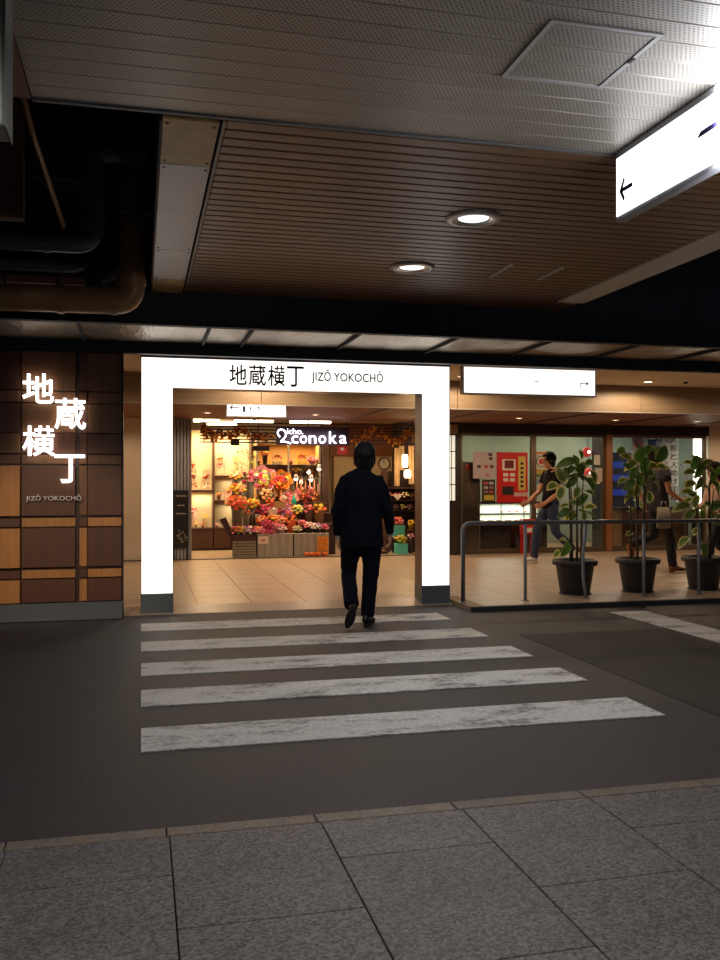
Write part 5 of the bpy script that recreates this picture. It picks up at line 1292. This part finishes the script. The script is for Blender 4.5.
def plant(x, y, label, seed, top, stems, leaves, px0, scale_=1.0, low=()):
    rg = random.Random(seed)
    t = thing('potted_plant', label, 'plant', (x, y, .05), group='potted rubber plants')
    p = MB().lathe([(.165, 0), (.175, .01), (.225, .335), (.232, .34), (.255, .345), (.268, .36), (.268, .40), (.258, .41), (.240, .405), (.232, .36), (.001, .355)], 32, closed=True).build('pot', M_pot, t, True)
    MB().lathe([(.24, .37), (.236, .375), (.001, .38)], 24, closed=True).build('soil', M_soil, p)
    MB().lathe([(.19, -.0), (.2, .012), (.17, .012)], 24).build('saucer', M_pot, t, True)
    tips = []
    for i in range(stems):
        a = 2*PI*i/stems + rg.uniform(-.4, .4); r = .06 + .02*rg.random(); hgt = top*rg.uniform(.74, 1.0)
        pts = [(r*math.cos(a), r*math.sin(a), .37)]
        for k in range(1, 6):
            f = k/5; pts.append((r*math.cos(a)*(1+.5*f) + rg.uniform(-.012, .012), r*math.sin(a)*(1+.5*f) + rg.uniform(-.012, .012), .37 + (hgt-.37)*f))
        MB().tube(pts, [.015, .014, .013, .011, .009, .006], 8).build('stem', M_stem, t, True)
        tips.append(pts)
    def put(pos, length, yaw, pitch, var):
        o = inst('leaf', rg.choice(LEAVES_V if var else LEAVES_D), pos, t, scale=(length, length, length))
        o.rotation_euler = (pitch, rg.uniform(-.5, .5), yaw)
    # leaves read off the photograph: (px, py of the leaf's middle, length in px, direction in degrees in the picture, variegated)
    for (lx, ly, ln, ang, var) in leaves:
        dy = rg.uniform(-.14, .1)
        w0 = at(lx, ly, y + dy); pm = px_m(lx, y)
        L_ = ln*pm*1.22
        d = Vector((math.cos(R(ang)), rg.uniform(-.45, .1), math.sin(R(ang)))).normalized()
        root = w0 - d*L_*.5 - Vector((x, y, .05))
        # frame: blade axis d, blade normal facing roughly to the front and up
        nrm = Vector((rg.uniform(-.3, .3), -.8 + rg.uniform(-.2, .4), .75)); nrm = (nrm - d*nrm.dot(d)).normalized(); xx = d.cross(nrm)
        Mx = Matrix((xx, d, nrm)).transposed().to_4x4()
        o = inst('leaf', rg.choice(LEAVES_V if var else LEAVES_D), root, t, scale=(L_*1.18, L_, L_))
        o.rotation_euler = Mx.to_euler()
        # petiole to the nearest stem
        best = min((Vector(q) for s in tips for q in s if q[2] < root.z + .05), key=lambda q: (q - root).length, default=Vector((0, 0, .5)))
        MB().tube([best, (best*.5 + root*.5) + Vector((0, 0, .01)), root], [.004, .0035, .003], 5).build('petiole', M_stem, t, True)
    for k in range(14):   # leaves turned away at the back of the crown
        s = rg.choice(tips); q = Vector(s[rg.randint(3, 5)])
        put(q, rg.uniform(.12, .19)*scale_, rg.uniform(-PI*.45, PI*.45), rg.uniform(-.5, .7), rg.random() < .4)
    return t
L1 = [(575, 461, 11, 100, 0), (583, 466, 12, 60, 1), (568, 461, 16, 175, 0), (562, 475, 16, 100, 1), (553, 486, 14, 195, 1), (561, 493, 13, 250, 1), (590, 463, 11, 20, 0),
      (594, 476, 12, 300, 1), (591, 484, 13, 290, 0), (572, 482, 12, 240, 0), (585, 480, 12, 330, 0), (570, 470, 12, 200, 0), (580, 470, 13, 80, 0), (577, 492, 11, 250, 1), (590, 494, 11, 330, 1),
      (582, 500, 13, 60, 0), (590, 508, 12, 10, 1), (570, 505, 11, 120, 1), (565, 512, 12, 200, 0), (584, 517, 11, 280, 1), (573, 515, 9, 260, 0), (564, 540, 9, 160, 1), (566, 549, 14, 260, 0), (557, 553, 8, 230, 1), (580, 455, 10, 110, 1), (576, 475, 11, 30, 0)]
L2 = [(640, 455, 15, 75, 0), (661, 454, 16, 70, 0), (654, 453, 11, 110, 0), (622, 453, 15, 170, 0), (627, 458, 14, 150, 1), (632, 464, 13, 200, 1), (644, 464, 15, 260, 0), (652, 467, 14, 340, 1), (662, 467, 12, 0, 1), (634, 473, 13, 230, 0), (646, 477, 14, 300, 0),
      (656, 482, 16, 330, 1), (640, 482, 12, 260, 0), (630, 484, 12, 220, 0), (649, 497, 11, 270, 1), (622, 481, 9, 200, 1), (636, 491, 12, 250, 1), (643, 490, 12, 280, 0), (650, 474, 12, 20, 0), (626, 468, 12, 140, 0), (637, 448, 12, 120, 0), (647, 450, 11, 60, 0), (629, 534, 8, 200, 1), (631, 492, 10, 210, 0), (655, 473, 12, 350, 0)]
L3 = [(695, 463, 14, 80, 0), (689, 462, 9, 160, 1), (690, 472, 11, 180, 1), (700, 470, 13, 250, 0), (707, 463, 12, 40, 1), (714, 478, 14, 290, 0), (718, 486, 13, 320, 0), (690, 484, 12, 200, 1), (700, 483, 12, 260, 1), (707, 490, 12, 300, 0), (688, 492, 12, 170, 1), (684, 505, 14, 185, 1), (696, 501, 12, 240, 1), (710, 507, 14, 330, 0),
      (716, 505, 13, 60, 0), (690, 514, 13, 220, 1), (702, 515, 12, 280, 1), (712, 517, 12, 300, 1), (684, 541, 13, 205, 1), (696, 531, 9, 60, 1), (705, 549, 14, 80, 0), (709, 470, 12, 330, 1), (720, 472, 12, 20, 0), (726, 492, 13, 330, 1), (730, 505, 13, 10, 0), (722, 518, 12, 320, 1), (700, 459, 10, 120, 1), (694, 494, 11, 130, 0)]
plant(5.05, 9.78, 'tall variegated plant in a black pot nearest the gate, behind the bent rail post', 3, 1.62, 4, L1, 573)
plant(5.90, 9.80, 'tall variegated plant in a black pot, middle of the three', 5, 1.72, 5, L2, 637)
plant(6.83, 9.82, 'bushy variegated plant in a black pot at the right edge', 8, 1.58, 4, L3, 700)

# ================================================================== people
M_skin = mat('skin', '#c08a68', rough=.55, var=.06, vscale=12)
M_hair = mat('black_hair', '#070608', spec=.2, rough=.5, var=.3, vscale=14, stretch=(6, 6, 1), bump=.35, bscale=60)
V = Vector
def hand(mb, w, d, across, inward, s=1.0, curl=.5):
    """palm, four fingers of different length with a knuckle bend, thumb from the side of the palm"""
    d = d.normalized(); across = (across - d*across.dot(d)).normalized(); inward = (inward - d*inward.dot(d) - across*inward.dot(across)).normalized()
    mb.tube([w - d*.03*s, w + d*.015*s, w + d*.05*s, w + d*.092*s], [(.026*s, .021*s), (.032*s, .019*s), (.043*s, .016*s), (.041*s, .013*s)], 12, side=across)
    for k, ln in enumerate((.070, .080, .074, .057)):
        b = w + d*(.088 - .004*abs(k-1))*s + across*(.034 - .0228*k)*s
        d1 = (d + inward*curl*.5).normalized(); d2 = (d + inward*curl*1.5).normalized(); d3 = (d + inward*curl*2.8).normalized()
        p1 = b + d1*ln*.45*s; p2 = p1 + d2*ln*.33*s; p3 = p2 + d3*ln*.28*s
        mb.tube([b - d*.012*s, b, p1, p2, p3], [.0098*s, .0096*s, .0092*s, .0085*s, .0062*s], 8)
    b = w + d*.025*s + across*.036*s; t1 = (d*.62 + across*.75 + inward*.25).normalized(); t2 = (d*.9 + across*.3 + inward*.4).normalized()
    mb.tube([b - t1*.015*s, b + t1*.035*s, b + t1*.035*s + t2*.032*s, b + t1*.035*s + t2*.052*s], [.0125*s, .0115*s, .0105*s, .007*s], 8)
def ruffle(o, amp, sc, seed=0.):
    for v in o.data.vertices:
        v.co += v.normal * amp * (mnoise.noise(v.co*sc + V((seed, seed, 0))) + .5*mnoise.noise(v.co*sc*2.3 + V((0, seed, seed))))
def shoe(parent, heel, toe, up, m, msole, s=1.0):
    """shoe lying along heel -> toe with its sole on the far side of up"""
    y = (toe - heel); L_ = y.length; y.normalize(); up = (up - y*up.dot(y)).normalized(); x = y.cross(up)
    Mx = Matrix((x, y, up)).transposed().to_4x4(); Mx.translation = heel
    mb = MB(); mb.tube([(0, -.004, .045), (0, .012, .05), (0, .06, .052), (0, .13, .047), (0, .19, .036), (0, L_ - .03, .028), (0, L_, .022)],
                       [(.016*s, .022*s), (.033*s, .036*s), (.037*s, .040*s), (.042*s, .034*s), (.046*s, .026*s), (.036*s, .020*s), (.012*s, .010*s)], 14, side=(1, 0, 0))
    mb.tube([(0, .045, .05), (0, .045, .10)], [(.036*s, .042*s), (.037*s, .042*s)], 12, side=(1, 0, 0))
    o = mb.xform(Mx).build('shoe', m, parent); bake(o, ('REMESH', {'mode': 'VOXEL', 'voxel_size': .008}), ('SMOOTH', {'factor': .5, 'iterations': 4}))
    for p in o.data.polygons: p.use_smooth = True
    mb = MB(); n = 18; out = []
    for k in range(n):
        a = 2*PI*k/n; yy = L_*(.5 - .51*math.cos(a)); wd = .036 + .010*max(0, math.sin(PI*min(1, yy/L_)*1.1 - .5)); out.append((math.sin(a)*wd*s, yy, 0))
    mb.poly(out, (0, 0, .016)); mb.poly([(q[0]*.9, q[1], -.014) for q in out if q[1] < L_*.3], (0, 0, .016))
    mb.xform(Mx).build('sole', msole, o)
def person(label, loc, rotz, J, st):
    s = st.get('s', 1.0)
    root = thing('person', label, 'person', loc, rotz)
    vox = st.get('vox', .009)
    H = V(J['head']); hd = V(J.get('face', (0, 1, 0))).normalized(); hs = st.get('hs', 1.0)
    side = hd.cross(V((0, 0, 1))).normalized()
    mb = MB()
    mb.ball(H + V((0, 0, .02))*hs, (.076*hs, .092*hs, .102*hs), 20, 14)
    mb.ball(H + hd*.022*hs - V((0, 0, .05))*hs, (.060*hs, .070*hs, .078*hs), 16, 12)
    mb.ball(H + hd*.058*hs - V((0, 0, .10))*hs, (.028*hs, .026*hs, .022*hs), 10, 8)       # chin
    n0 = H + hd*.086*hs
    mb.tube([n0 + V((0, 0, .012))*hs, n0 + hd*.014*hs - V((0, 0, .02))*hs, n0 + hd*.018*hs - V((0, 0, .036))*hs, n0 - V((0, 0, .042))*hs], [.009*hs, .012*hs, .014*hs, .008*hs], 8)
    for q in (-1, 1): mb.ball(H + side*q*.078*hs - hd*.008*hs - V((0, 0, .012))*hs, (.014*hs, .02*hs, .032*hs), 8, 6)
    N_ = V(J['neck']); P_ = V(J['pelvis']); C_ = V(J['chest'])
    mb.tube([N_ - V((0, 0, .06)), N_, H - V((0, 0, .06))*hs - hd*.012], [.062*s, .054*s, .05*s], 14)
    mb.tube([P_ - V((0, 0, .06)), P_ + V((0, 0, .05)), P_.lerp(C_, .5), C_, N_ - V((0, 0, .05)), N_], [(.13*s, .10*s), (.15*s, .10*s), (.125*s, .09*s), (.155*s, .10*s), (.15*s, .085*s), (.05*s, .05*s)], 18, side=(1, 0, 0))
    for q, S in ((-1, 'L'), (1, 'R')):
        sh_, el, wr = V(J['sh' + S]), V(J['el' + S]), V(J['wr' + S])
        mb.tube([sh_.lerp(C_, .4), sh_, sh_.lerp(el, .5), el, el.lerp(wr, .35), wr], [.05*s, .052*s, .046*s, .038*s, .038*s, .026*s], 14)
        fw = V((0, 1, 0)); inw = V((-q, 0, 0))
        hand(mb, wr, V(J.get('hd' + S, wr - el)), V(J.get('ac' + S, fw)), V(J.get('in' + S, inw)), s*st.get('hands', 1.0), st.get('curl', .5))
        hp, kn, an = V(J['hip' + S]), V(J['kn' + S]), V(J['an' + S])
        mb.tube([hp + V((0, 0, .06)), hp, hp.lerp(kn, .5), kn, kn.lerp(an, .3), an], [.085*s, .082*s, .07*s, .052*s, .052*s, .036*s], 14)
        he, to = V(J['he' + S]), V(J['to' + S])
        uf = V(J.get('up' + S, (0, 0, 1))); uf = (uf - (to-he)*uf.dot(to-he)/(to-he).length_squared).normalized(); mb.tube([an, he.lerp(to, .25) + uf*.05, he.lerp(to, .75) + uf*.036], [.034*s, .026*s, .014*s], 10)
    body = mb.build('body', M_skin, root)
    bake(body, ('REMESH', {'mode': 'VOXEL', 'voxel_size': st.get('bvox', .007)}), ('SMOOTH', {'factor': .5, 'iterations': 3}))
    for p in body.data.polygons: p.use_smooth = True
    M_eye = mat('eye_dark', '#1a1412', rough=.3); M_lip = mat('lips', '#94564a', rough=.5)
    for q in (-1, 1):
        e = H + hd*.080*hs + side*q*.031*hs + V((0, 0, .004)); MB().ball(e, (.012*hs, .010*hs, .006*hs), 8, 6).build('eye', M_eye, body)
        MB().tube([e + V((0, 0, .02)) - side*.016*hs + hd*.004, e + V((0, 0, .025)) + hd*.006, e + V((0, 0, .02)) + side*.016*hs + hd*.002], .0035, 6).build('eyebrow', M_hair, body)
    m0 = H + hd*.084*hs - V((0, 0, .068))*hs
    MB().tube([m0 - side*.022*hs - hd*.006, m0 + hd*.003, m0 + side*.022*hs - hd*.006], [.003, .006, .003], 6).build('mouth', M_lip, body)
    # hair
    mb = MB(); hm = H + V((0, 0, .035))*hs
    mb.ball(hm - hd*.016*hs, (.092*hs, .103*hs, .105*hs), 20, 14)
    mb.ball(H - hd*.045*hs - V((0, 0, .035))*hs, (.080*hs, .060*hs, .085*hs), 16, 12)
    for q in (-1, 1): mb.ball(H + side*q*.070*hs - hd*.01*hs + V((0, 0, .0)), (.024*hs, .052*hs, .065*hs), 10, 8)
    mb.ball(H + hd*.058*hs + V((0, 0, .072))*hs, (.062*hs, .040*hs, .032*hs), 12, 8)
    if st.get('long'): mb.tube([H - hd*.06 + V((0, 0, .02)), H - hd*.085 - V((0, 0, .10)), H - hd*.08 - V((0, 0, .22))], [(.08, .05), (.085, .045), (.06, .03)], 12, side=tuple(side))
    else: mb.tube([H - hd*.06*hs - V((0, 0, .07))*hs, H - hd*.058*hs - V((0, 0, .125))*hs], [(.062*hs, .03*hs), (.05*hs, .022*hs)], 12, side=tuple(side))
    hair = mb.build('hair', M_hair, root)
    bake(hair, ('REMESH', {'mode': 'VOXEL', 'voxel_size': .007}), ('SMOOTH', {'factor': .5, 'iterations': 3}))
    for v in hair.data.vertices:
        c = v.co; v.co += v.normal*(.010*mnoise.noise(V((c.x*55, c.y*55, c.z*12))) + .006*mnoise.noise(V((c.x*20, c.y*20, c.z*9))))
    for p in hair.data.polygons: p.use_smooth = True
    # trousers
    mb = MB()
    mb.tube([P_ - V((0, 0, .09)), P_ - V((0, 0, .03)), P_ + V((0, 0, .05)), P_ + V((0, 0, .12))], [(.13*s, .10*s), (.175*s, .125*s), (.175*s, .122*s), (.165*s, .115*s)], 20, side=(1, 0, 0))
    for q, S in ((-1, 'L'), (1, 'R')):
        hp, kn, an = V(J['hip' + S]), V(J['kn' + S]), V(J['an' + S]); tw = st.get('tw', 1.0)
        mb.tube([hp + V((0, 0, .05)), hp - V((0, 0, .02)), hp.lerp(kn, .5), kn, kn.lerp(an, .35), kn.lerp(an, .75), an + (an-kn).normalized()*.015], [.092*s*tw, .096*s*tw, .086*s*tw, .070*s*tw, .068*s*tw, .063*s*tw, .064*s*tw], 18)
    tr = mb.build('trousers', st['trousers'], root)
    bake(tr, ('REMESH', {'mode': 'VOXEL', 'voxel_size': .013}), ('SMOOTH', {'factor': .5, 'iterations': 5}))
    ruffle(tr, .009, 11, 2.2)
    for p in tr.data.polygons: p.use_smooth = True
    # jacket or shirt
    mb = MB(); T = st['top']
    mb.tube([V(c) for c, a, b in T], [(a*s, b*s) for c, a, b in T], 26, side=(1, 0, 0))
    fr = st.get('sleeve', 1.0)
    for q, S in ((-1, 'L'), (1, 'R')):
        sh_, el, wr = V(J['sh' + S]), V(J['el' + S]), V(J['wr' + S]); sw = st.get('sw', 1.0)
        pts = [sh_.lerp(C_, .45), sh_ + V((-q*.006, 0, .0)), sh_.lerp(el, .25), sh_.lerp(el, .55)]; rr = [.068, .071, .068, .062]
        if fr > .6: pts += [el, el.lerp(wr, .45), el.lerp(wr, .96)]; rr += [.056, .050, .043]
        mb.tube(pts, [r*s*sw for r in rr], 16)
    tp = mb.build(st.get('top_name', 'jacket'), st['top_mat'], root)
    bake(tp, ('REMESH', {'mode': 'VOXEL', 'voxel_size': .012}), ('SMOOTH', {'factor': .5, 'iterations': 5}))
    ruffle(tp, .010, 9, 5.1)
    for p in tp.data.polygons: p.use_smooth = True
    for S in 'LR':
        he, to = V(J['he' + S]), V(J['to' + S]); shoe(root, he, to, V(J.get('up' + S, (0, 0, 1))), st['shoe'], st['sole'], s)
    return root, tp
M_suit = mat('navy_suit', '#080a16', spec=.12, rough=.85, var=.12, vscale=10, bump=.15, bscale=200)
M_suit2 = mat('navy_trousers', '#0c0e1a', spec=.12, rough=.85, var=.12, vscale=10, bump=.15, bscale=200)
M_leather = mat('black_leather', '#0e0d0d', rough=.3); M_solem = mat('sole_rubber', '#1b1919', rough=.7)
Jm = dict(head=(.028, .03, 1.622), neck=(.012, -.005, 1.50), chest=(0, 0, 1.34), pelvis=(.01, 0, .93),
    shL=(-.170, 0, 1.395), elL=(-.240, -.02, 1.115), wrL=(-.225, .05, .865), hdL=(.02, .12, -1), shR=(.174, 0, 1.395), elR=(.250, -.03, 1.13), wrR=(.285, .10, .885), hdR=(-.06, .22, -1),
    hipL=(-.096, 0, .90), knL=(-.124, .10, .50), anL=(-.108, -.20, .235), heL=(-.082, -.275, .232), toL=(-.150, -.185, .008), upL=(.1, .6, .35),
    hipR=(.098, 0, .90), knR=(.090, .05, .49), anR=(.052, .02, .10), heR=(.022, -.06, 0.016), toR=(.125, .19, 0.016))
top = [((.0, -.005, .765), .208, .145), ((0, -.005, .80), .210, .147), ((.0, -.005, .92), .205, .142), ((0, 0, 1.02), .193, .132), ((0, .0, 1.12), .183, .124), ((0, 0, 1.25), .197, .128), ((0, -.005, 1.36), .208, .122), ((0, -.01, 1.425), .200, .104), ((.005, -.01, 1.462), .150, .086), ((.008, -.008, 1.49), .090, .074), ((.012, -.002, 1.515), .064, .066)]
man, jk = person('man in a dark navy suit walking away over the crossing towards the gate', (2.068, 8.36, 0), R(-11), Jm,
    dict(trousers=M_suit2, top=top, top_mat=M_suit, top_name='jacket', shoe=M_leather, sole=M_solem, bvox=.006, tw=1.1, curl=.45, hs=1.17))
M_cuff = mat('white_cuff', '#b9b6b4', rough=.7)
for S in 'LR':
    wr, el = V(Jm['wr' + S]), V(Jm['el' + S]); d = (wr-el).normalized()
    MB().tube([wr - d*.02, wr + d*.008], .034, 16).build('shirt_cuff', M_cuff, man, True)
n_ = V((.012, .0, 1.51))
MB().tube([n_ - V((0, 0, .025)), n_ + V((.002, .003, .022))], [(.068, .07), (.058, .06)], 20, side=(1, 0, 0)).build('jacket_collar', M_suit, man, True)
MB().tube([(.0, -.152, .775), (.0, -.148, .90), (0, -.137, .99)], [(.003, .004)]*3, 6).build('back_vent', M_leather, man, True)

# walking figures in the arcade
def walker(px, Y): p = at(px, 560, Y); return (p.x, Y, .05)
M_tee = mat('black_tee', '#0b0b0e', spec=.2, rough=.8, var=.1); M_jeans = mat('blue_jeans', '#26334f', rough=.8, var=.2, vscale=8); M_whiteshoe = mat('white_trainers', '#cfc8c2', rough=.6); M_whitesole = mat('white_sole', '#dcd6ce', rough=.7)
def tee(dz, lean, hem=.86, k=1.0):
    return [((0, lean*.1, hem), .175*k, .125*k), ((0, lean*.15, hem + .12), .172*k, .122*k), ((0, lean*.45, 1.16 + dz), .172*k, .118*k), ((0, lean*.8, 1.33 + dz), .185*k, .12*k), ((0, lean*.95, 1.44 + dz), .165*k, .098*k), ((0, lean, 1.50 + dz), .09*k, .075*k), ((0, lean, 1.525 + dz), .06*k, .062*k)]
J1 = dict(head=(0, .02, 1.690), neck=(0, -.03, 1.545), chest=(0, -.02, 1.38), pelvis=(0, -.01, .96),
    shL=(-.18, -.03, 1.46), elL=(-.225, -.05, 1.16), wrL=(-.14, .17, .98), hdL=(.3, 1, -.4), acL=(0, .3, 1), shR=(.18, -.02, 1.46), elR=(.22, .08, 1.18), wrR=(.17, .32, 1.0), hdR=(-.1, 1, -.4), acR=(0, .3, 1),
    hipL=(-.085, 0, .93), knL=(-.09, -.06, .52), anL=(-.09, -.36, .24), heL=(-.09, -.42, .22), toL=(-.09, -.26, .03), upL=(0, 1, .5), hipR=(.085, 0, .93), knR=(.085, .20, .53), anR=(.085, .24, .11), heR=(.085, .19, .02), toR=(.085, .46, .02))
person('young walker in a black T-shirt and blue jeans heading left past the glass shop', walker(550, 13.45), R(90), J1,
    dict(trousers=M_jeans, top=tee(.02, -.03, .90), top_mat=M_tee, top_name='t_shirt', sleeve=.5, sw=1.05, shoe=M_whiteshoe, sole=M_whitesole, s=1.03, hs=1.05, vox=.01))
M_char = mat('charcoal_tee', '#2b2730', rough=.8, var=.1); M_blacktr = mat('black_trousers', '#16171c', rough=.8, var=.1); M_brownshoe = mat('brown_shoes', '#8a5426', rough=.5)
J2 = dict(head=(0, -.06, 1.735), neck=(0, -.05, 1.585), chest=(0, -.03, 1.42), pelvis=(0, -.02, .98),
    shL=(-.19, -.03, 1.50), elL=(-.22, -.22, 1.25), wrL=(-.2, -.12, 1.02), shR=(.19, -.02, 1.50), elR=(.235, .02, 1.20), wrR=(.2, .24, 1.07), hdR=(0, 1, -.5), acR=(0, .4, 1),
    hipL=(-.09, 0, .95), knL=(-.09, -.04, .54), anL=(-.09, -.40, .42), heL=(-.09, -.47, .40), toL=(-.09, -.40, .16), upL=(0, 1, .3), hipR=(.09, 0, .95), knR=(.09, .12, .54), anR=(.09, .17, .11), heR=(.09, .11, .02), toR=(.09, .40, .02))
w2_, _t = person('walker in a charcoal top and black trousers heading right behind the middle plant', walker(659, 11.8), R(-90), J2,
    dict(trousers=M_blacktr, top=tee(.06, -.05, .92, 1.03), top_mat=M_char, top_name='t_shirt', sleeve=.5, sw=1.08, shoe=M_brownshoe, sole=M_brownshoe, s=1.05, hs=1.05))
pw = walker(666, 11.5)
bg = thing('tote_bag', 'pale canvas tote bag hanging from the hand of the charcoal-topped walker', 'bag', (pw[0], 11.56, .05 + .66))
mb = MB(); mb.tube([(0, 0, 0), (0, 0, .02), (0, 0, .16), (0, 0, .31)], [(.10, .03), (.115, .045), (.11, .04), (.10, .012)], 20, side=(1, 0, 0)); mb.build('body', mat('canvas', '#8d8474', rough=.9, var=.1), bg, True)
MB().tube([(-.05, 0, .30), (-.03, 0, .39), (.03, 0, .39), (.05, 0, .30)], .008, 6).build('strap', mat('canvas', '#8d8474'), bg, True)
M_blush = mat('blush_shirt', '#c9a596', rough=.8, var=.1); M_djeans = mat('dark_jeans', '#20242e', rough=.8, var=.15)
J3 = dict(head=(0, .05, 1.50), neck=(0, .0, 1.36), chest=(0, 0, 1.20), pelvis=(0, -.02, .84),
    shL=(-.155, 0, 1.285), elL=(-.19, -.05, 1.03), wrL=(-.17, .14, .90), shR=(.155, 0, 1.285), elR=(.19, .06, 1.04), wrR=(.15, .20, .95),
    hipL=(-.08, 0, .81), knL=(-.08, .16, .47), anL=(-.08, .20, .10), heL=(-.08, .15, .02), toL=(-.08, .39, .02), hipR=(.08, 0, .81), knR=(.08, -.05, .45), anR=(.08, -.32, .22), heR=(.08, -.38, .2), toR=(.08, -.23, .03), upR=(0, 1, .5))
top3 = [((0, -.01, .76), .165, .12), ((0, -.01, .88), .16, .118), ((0, 0, 1.02), .15, .11), ((0, 0, 1.16), .165, .115), ((0, 0, 1.27), .145, .09), ((0, 0, 1.325), .08, .07), ((0, 0, 1.35), .055, .057)]
person('walker in a blush shirt and dark jeans at the right edge', walker(717, 11.3), R(90), J3,
    dict(trousers=M_djeans, top=top3, top_mat=M_blush, top_name='shirt', sleeve=1.0, sw=.95, shoe=M_leather, sole=M_solem, s=.93, hs=.97, long=True))
